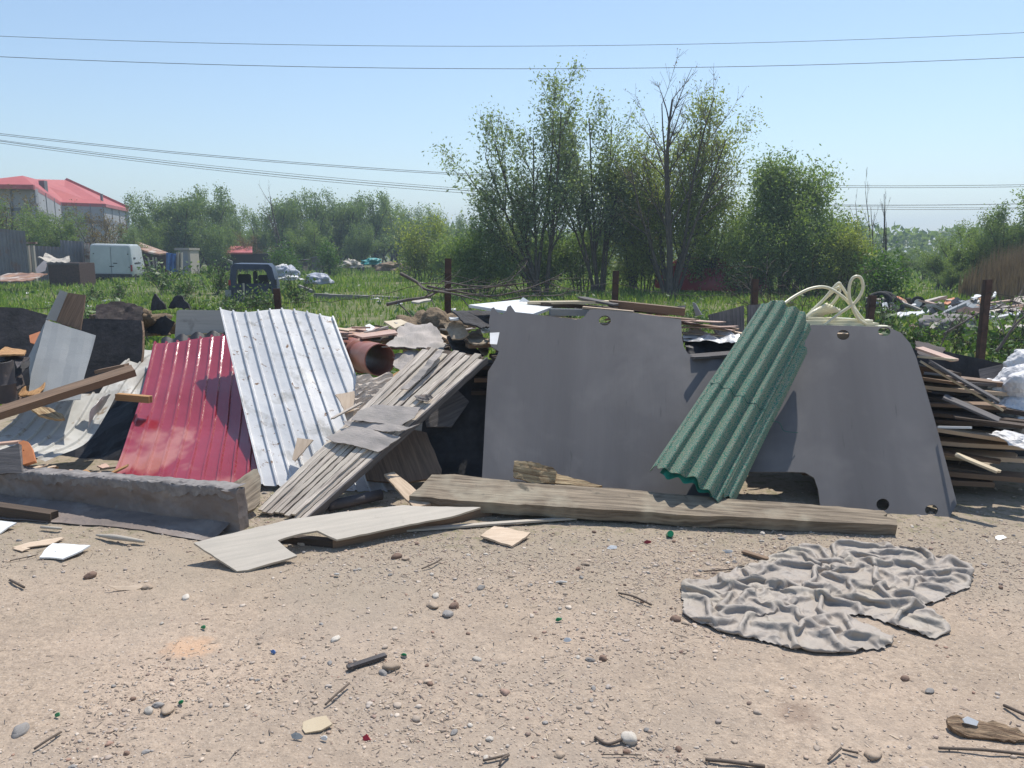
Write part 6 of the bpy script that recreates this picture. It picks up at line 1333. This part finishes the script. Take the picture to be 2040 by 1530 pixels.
# ================================================================ FIELD: grass, weeds, scrap
n = 290000; yy = np.exp(npr.uniform(math.log(7.6), math.log(70), n)); xx = npr.uniform(-1.05, 1.05, n) * yy
dens = np.clip(.62 + 1.0 * fbm(xx * .35, yy * .35, 3, 61), .05, 1) * np.clip((yy - 7.4) / 1.6, .12, 1)
k = npr.random(n) < dens; xx, yy = xx[k], yy[k]; n = len(xx)
hh = npr.uniform(.07, .20, n) * (1 + .9 * np.clip(fbm(xx * .5, yy * .5, 2, 70), -.3, 1)) * (1 + yy / 70)
blades('grass', np.stack([xx, yy], 1), hh, .009 + yy * .0009, m['grass'], 'green grass covering the field behind the pile', 'grass', lean=.7)
n = 9000; yy = np.exp(npr.uniform(math.log(8), math.log(45), n)); xx = npr.uniform(-.8, .8, n) * yy; k = npr.random(n) < np.clip(2.2 * fbm(xx * .6, yy * .6, 3, 90), 0, 1); xx, yy = xx[k], yy[k]
pts = np.stack([xx, yy, gh(xx, yy) + npr.uniform(.04, .26, len(xx))], 1)
leaves('ground_cover', pts, .13, m['weed'], None, .6, npr, -.2, 'broad-leaved ground cover growing in the grass', 'ground cover', kind='stuff')
# individual weed plants
wp = []
for kx in range(3):
    rg = random.Random(90 + kx)
    st = [(0, 0, rg.uniform(-.7, .7), rg.uniform(-.7, .7), rg.uniform(.45, .8), .006) for _ in range(9)]
    wp.append((st, 90 + kx))
wl_ = [(190, 612, 9.2, 1.0, 'leafy weed plant behind the brown slab at the left'), (215, 596, 9.6, 1.2, 'dark leafy weed cluster right of the brown plywood piece'), (160, 580, 11, 1.2, 'leafy weed plant above the brown plywood piece'), (318, 640, 8.0, .9, 'weed growing between the dark scraps and the pale panel'), (300, 662, 7.3, .7, 'small weed above the bent white sheet'), (60, 600, 10, .9, 'weed clump above the black slab at the left'), (400, 600, 15, 1.1, 'weed plant behind the pale grey panel'),
       (505, 590, 20, 1.0, 'weed growing inside the dark blue van wreck'), (530, 600, 19, .8, 'weed in front of the right side of the van wreck'), (452, 595, 19, .8, 'weed at the left corner of the van wreck'), (320, 560, 30, 1.7, 'large green weed bush in front of the blue tarpaulin'), (235, 575, 26, .9, 'green weed bush below the white van'), (180, 578, 26, .8, 'low weed left of the white van'), (355, 572, 26, 1.2, 'flowering weed right of the large weed bush'), (425, 565, 30, 1.6, 'weed bush left of the van wreck'), (640, 632, 11, .8, 'weed beside the top of the galvanised sheet'), (690, 642, 9, .6, 'small weed on the bare soil strip'),
       (590, 590, 23, 1.2, 'weed left of the concrete beam'), (840, 600, 14, .8, 'weed below the dead branches'), (1790, 640, 11, 1.0, 'weed behind the corner of the grey board'), (1850, 655, 11, .8, 'weed above the dark brown torn sheet'), (1930, 640, 12, 1.0, 'weed left of the right fence post'), (2010, 660, 11, 1.1, 'weed right of the right fence post'), (1760, 620, 14, 1.0, 'weed in front of the scrap wheel'), (1990, 690, 9.5, .8, 'weed behind the white sacks'), (1400, 600, 14, .9, 'weed above the reddish laths'), (1150, 590, 15, 1.0, 'weed above the white panel')]
for i, (px, py, Y, s, lb) in enumerate(wl_):
    if i < 3:
        t = tree('weed_plant', B(px, Y), lb, 'weed', wp[i][0], 420, .075, m['weed'], 'leafy weeds growing in the field', seed=wp[i][1], jit=.07, nb=(3, 5), spread=.8, shrink=.5, wander=.12, asp=.6, tstart=.1)
        wp[i] = t
    else:
        t = copy_tree(wp[i % 3]); t.location = B(px, Y); tag(t, lb, 'weed', 'leafy weeds growing in the field')
    t.scale = (s, s, s); t.rotation_euler.z = i * 1.3
# small saplings
for px, py, Y, top_, lb, sd in ((655, 520, 46, 497, 'round green shrub in front of the tin shack', 101), (560, 520, 44, 500, 'bright green young tree left of the round shrub', 102), (575, 520, 45, 502, 'second bright young tree beside the white bags', 103), (1765, 540, 24, 520, 'green shrub at the foot of the bare saplings, near side', 104)):
    bush('green_shrub', px, Y, 16, top_, 1500, .15, m['leafG'], lb, sd, k=5)
# litter in the field
lit = []
for i in range(70):
    Y = math.exp(rnd.uniform(math.log(10), math.log(36))); x = rnd.uniform(-.72, .1) * Y if i < 48 else rnd.uniform(.3, .72) * Y
    if i == 0:
        o = lump('litter_piece', (x, Y, ghs(x, Y) + .06), (.10, .07, .04), m['sack'], None, None, amp=.8, fine=.4, sub=2, seed=4)
    else: o = lit[0].copy(); COL.objects.link(o); o.location = (x, Y, ghs(x, Y) + .03)
    s = rnd.uniform(.6, 1.5); o.scale = (s * rnd.uniform(.8, 2), s, s * rnd.uniform(.5, 1.2)); o.rotation_euler.z = rnd.uniform(0, 6)
    tag(o, 'small white scrap of litter lying in the grass', 'litter', 'white litter strewn over the field'); lit.append(o)
# dead branches by the tall post
def branch(pts, r, lb, Y=8.0, subs=3, seed=1):
    rg = random.Random(seed); c = spline([P(x, y, Y + d) for x, y, d in pts], 7); L = [(c, [r * (1 - .7 * i / len(c)) for i in range(len(c))])]
    for k in range(subs):
        i = rg.randrange(len(c) // 4, len(c) - 3); d = (c[i + 1] - c[i]).normalized(); q = c[i]; pts2 = [q]; dd = (d + rv(rg) * .7).normalized()
        for _ in range(5): dd = (dd + rv(rg) * .15).normalized(); q = q + dd * rg.uniform(.05, .13); pts2.append(q)
        L.append((pts2, [r * .35 * (1 - .15 * j) for j in range(6)]))
    tubes('dead_branch', L, m['dead'], lb, 'branch', 'dead branches around the tall fence post', ns=5)
branch([(770, 607, 0), (810, 598, 0), (850, 592, 0), (880, 580, .1), (960, 574, .2), (1040, 565, .3)], .020, 'thick dead branch lying left to right behind the tall fence post', subs=6, seed=1)
branch([(798, 545, .3), (830, 562, .2), (850, 577, .1), (900, 585, 0), (960, 600, 0)], .020, 'dead branch slanting down from the upper left to the tall post', subs=5, seed=2)
branch([(850, 570, .2), (905, 580, .2), (975, 590, .2), (1040, 578, .2), (1090, 560, .2), (1120, 545, .2)], .014, 'long thin dead branch curving up at the right of the tall post', subs=8, seed=3)
branch([(790, 600, 0), (815, 625, -.1), (830, 645, -.2)], .010, 'thin dead twig slanting down to the earth heap', subs=2, seed=4)
branch([(880, 560, .2), (940, 570, .2), (1000, 568, .2), (1060, 562, .2)], .010, 'thin upper dead branch right of the tall post', subs=6, seed=5)
branch([(1000, 600, .1), (1050, 590, .1), (1110, 588, .2), (1150, 575, .3)], .009, 'thin dead branch just above the white panel', subs=6, seed=6)
branch([(1880, 665, 1.5), (1915, 645, 1.5), (1960, 620, 1.5), (2010, 612, 1.5), (2050, 608, 1.6)], .014, 'dead branch arching past the right fence post', subs=8, seed=7)
branch([(1985, 700, 1), (2000, 680, 1), (2020, 650, 1), (2045, 625, 1)], .022, 'forked dead branch right of the right fence post', subs=6, seed=8)
branch([(1870, 700, .8), (1885, 665, .8), (1900, 640, .8), (1925, 618, .8)], .008, 'thin dead shoot left of the right fence post', subs=6, seed=9)
# scrap yard at the right -----------------------------------------------------
def scrapsheet(name, q, Y, mt, lb, cat, thick=.03, amp=.04):
    sheet(name, q, plane(P(*q[0], Y), P(*q[len(q) // 2], Y + .6), P(*q[-1], Y - .4)), thick, m[mt], lb, cat, res=.12, amp=amp, freq=2, jag=.02)
wc = P(1828, 603, 20.5); wo = empty('spare_wheel', wc, 'upright scrap wheel with a pale rim in the right scrap field', 'wheel')
Tt = Matrix.Translation(wc) @ Matrix.Rotation(R(75), 4, 'Z'); rings = []
for a, rr in ((-.06, .10), (-.07, .13), (-.05, .17), (.05, .17), (.07, .13), (.06, .10)): rings.append([Tt @ Vector((a, rr * math.cos(t), rr * math.sin(t))) for t in [2 * math.pi * k / 22 for k in range(22)]])
loft('tyre', rings, m['tyre'], wo, cap=False); rings = [[Tt @ Vector((a, rr * math.cos(t), rr * math.sin(t))) for t in [2 * math.pi * k / 22 for k in range(22)]] for a, rr in ((-.055, .105), (-.03, .09), (-.03, .04), (-.05, .03))]
loft('rim', rings, m['galv'], wo, cap=True)
for cxx, cyy, Y, r, tilt, lb in ((1757, 598, 20, .30, 30, 'large dark tyre at the left of the scrap field'), (1752, 606, 19.5, .26, 70, 'tyre lying under the large dark tyre'), (1776, 612, 19.5, .22, 60, 'small tyre right of the two dark tyres')):
    c = P(cxx, cyy, Y); Tt = Matrix.Translation(c) @ Matrix.Rotation(R(60), 4, 'Z') @ Matrix.Rotation(R(90 - tilt), 4, 'Y')
    V = []; Fc = []
    for a in range(24):
        for b_ in range(8):
            t, s = 2 * math.pi * a / 24, 2 * math.pi * b_ / 8; V.append(Tt @ Vector((.07 * math.sin(s), (r + .07 * math.cos(s)) * math.cos(t), (r + .07 * math.cos(s)) * math.sin(t)))); Fc.append([a * 8 + b_, a * 8 + (b_ + 1) % 8, ((a + 1) % 24) * 8 + (b_ + 1) % 8, ((a + 1) % 24) * 8 + b_])
    tag(mk('old_tyre', V, Fc, m['tyre'], None, True), lb, 'tyre', 'old tyres in the scrap field')
for q, Y, mt, lb, cat in [([(1760, 603), (1768, 602), (1776, 630), (1767, 632)], 17.5, 'dull_white', 'white upright panel strip in the scrap field', 'panel'), ([(1788, 623), (1830, 620), (1848, 616), (1850, 621), (1830, 626), (1790, 629)], 17.8, 'dull_white', 'long white car bumper lying in the grass', 'bumper'),
                          ([(1776, 608), (1786, 610), (1784, 626), (1774, 622)], 17.8, 'van_dark', 'dark plastic panel beside the white upright strip', 'panel'), ([(1768, 592), (1790, 590), (1806, 598), (1780, 600)], 21, 'orange', 'orange-brown rubble piece at the back of the scrap field', 'rubble'),
                          ([(1782, 598), (1815, 596), (1810, 604), (1785, 606)], 20.6, 'rust_roof', 'rusty rubble slab left of the scrap wheel', 'rubble'), ([(1796, 604), (1820, 602), (1818, 610), (1800, 611)], 20.2, 'light_board', 'pale rubble piece left of the scrap wheel', 'rubble'),
                          ([(1872, 606), (1888, 595), (1902, 593), (1900, 602), (1888, 607)], 20.5, 'orange', 'bright rust-orange sheet right of the scrap wheel', 'metal sheet'), ([(1896, 598), (1906, 592), (1918, 600), (1910, 612), (1894, 612)], 20.2, 'van_dark', 'dark scrap panel right of the rust-orange sheet', 'panel'),
                          ([(1858, 610), (1870, 607), (1880, 618), (1866, 626), (1852, 622)], 19, 'van_dark', 'dark crumpled car part in the scrap field', 'car part'), ([(1908, 600), (1930, 597), (1960, 600), (1985, 612), (1998, 622), (1990, 630), (1960, 618), (1930, 612)], 19.5, 'pale_sheet', 'large pale corrugated sheet on the scrap heap', 'metal sheet'),
                          ([(1950, 594), (1968, 590), (1970, 598), (1956, 602)], 20, 'ochre', 'orange cloth on top of the scrap heap', 'cloth'), ([(1934, 592), (1946, 587), (1958, 590), (1940, 597)], 20.2, 'dull_white', 'white crumpled piece on top of the scrap heap', 'scrap'),
                          ([(1976, 590), (1982, 580), (1985, 584), (1980, 592)], 19.5, 'white_board', 'cream tube end beside the right fence post', 'tube'), ([(1985, 606), (2010, 608), (2050, 626), (2050, 640), (2010, 625)], 18.5, 'grey_felt', 'grey flattened sheet at the right end of the scrap heap', 'sheet'),
                          ([(2010, 622), (2035, 624), (2060, 634), (2040, 640)], 17.5, 'dull_white', 'white torn sheet at the right end of the scrap heap', 'sheet'), ([(1905, 612), (1975, 612), (1995, 632), (1960, 640), (1910, 632)], 18.6, 'rust', 'dark red-brown base of the scrap heap', 'scrap'),
                          ([(1985, 648), (2010, 645), (2020, 652), (1995, 658)], 14.5, 'light_board', 'pale rubble slab right of the right fence post', 'rubble'), ([(2020, 648), (2050, 646), (2050, 654), (2025, 656)], 14.5, 'light_board', 'pale rubble slab at the right edge', 'rubble'), ([(1812, 646), (1830, 646), (1832, 651), (1814, 651)], 14, 'brown_wood', 'brown board scrap in the grass', 'board'),
                          ([(1850, 652), (1856, 640), (1862, 638), (1864, 641), (1856, 652)], 14, 'light_board', 'pale upright splinter left of the grey rubble mound', 'splinter'), ([(820, 597), (860, 594), (862, 598), (824, 602)], 13, 'light_board', 'pale flat scrap in the grass under the dead branches', 'scrap')]:
    scrapsheet('scrap_part', q, Y, mt, lb, cat)
plank('grey_pipe', P(1868, 630, 18), P(1922, 606, 18.4), .09, .07, m['pale_sheet'], 'long grey pipe-like profile leaning on the scrap heap', 'profile')
lump('rubble_mound', P(1890, 645, 14.6) - Vector((0, 0, .1)), (.55, .4, .28), m['concrete'], 'grey-brown rubble mound in the grass of the scrap field', 'mound', amp=.4, fine=.2, seed=31)
# more small mixed rubble on the heap
for i in range(60):
    px = rnd.uniform(1745, 2060); py = rnd.uniform(596, 640) if px > 1860 else rnd.uniform(596, 615); Y = 21.5 - (py - 590) * .085; p = P(px, py, Y)
    mt = rnd.choice(['pink_board', 'light_board', 'van_dark', 'rust_roof', 'dull_white', 'galv', 'brown_felt', 'grey_felt'])
    d = Vector((rnd.uniform(-1, 1), rnd.uniform(-.6, .6), rnd.uniform(-.25, .35))) * rnd.uniform(.15, .5)
    plank('rubble_bit', p - d, p + d, rnd.uniform(.06, .25), rnd.uniform(.02, .07), m[mt], {'pink_board': 'pinkish', 'light_board': 'pale', 'van_dark': 'blackish', 'rust_roof': 'rusty', 'dull_white': 'white', 'galv': 'shiny grey', 'brown_felt': 'dark brown', 'grey_felt': 'grey'}[mt] + ' piece of mixed rubble in the scrap heap at the right', 'rubble', 'mixed rubble of the scrap heap', jag=.03, warp=.03, seg=4)

# ================================================================ SKY, SUN, HAZE
w = bpy.data.worlds.new('World'); scene.world = w; w.use_nodes = True; nt = w.node_tree
sky = node(nt, 'ShaderNodeTexSky', sky_type='NISHITA'); sky.sun_disc = False
EL, AZ = R(64), R(29)
sky.sun_elevation = EL; sky.sun_rotation = AZ; sky.altitude = 100; sky.air_density = 1.15; sky.dust_density = .5; sky.ozone_density = 2.2
bg = nt.nodes['Background']; nt.links.new(sky.outputs[0], bg.inputs[0]); bg.inputs[1].default_value = .112
sun = bpy.data.lights.new('sun', 'SUN'); sun.energy = 3.8; sun.angle = R(.5); sun.color = (1, .95, .88); so = bpy.data.objects.new('sun', sun); COL.objects.link(so)
sv = Vector((math.sin(AZ) * math.cos(EL), math.cos(AZ) * math.cos(EL), math.sin(EL))); so.rotation_euler = sv.to_track_quat('Z', 'Y').to_euler(); so.location = (6, 10, 30)
scene.view_settings.view_transform = 'Standard'; scene.view_settings.look = 'None'; scene.view_settings.exposure = .45; scene.view_settings.gamma = 1
scene.cycles.use_denoising = True; scene.cycles.max_bounces = 6; scene.cycles.transparent_max_bounces = 4

# the hazy air over the whole place
hz = boxes('haze', [(-430, 430, -70, 920, -1.6, 34)], m['white_board']); hz.data.materials.clear()
hm = bpy.data.materials.new('hazy_air'); hm.use_nodes = True; nt = hm.node_tree; nt.nodes.remove(nt.nodes['Principled BSDF'])
pvn = node(nt, 'ShaderNodeVolumePrincipled'); pvn.inputs['Color'].default_value = (.68, .84, 1, 1); pvn.inputs['Density'].default_value = .0017; pvn.inputs['Anisotropy'].default_value = .3
nt.links.new(pvn.outputs[0], nt.nodes['Material Output'].inputs['Volume']); hz.data.materials.append(hm)
for k in ('label', 'category', 'group'):
    if k in hz: del hz[k]
tag(hz, kind='stuff'); scene.cycles.volume_bounces = 0; scene.cycles.volume_step_rate = 4
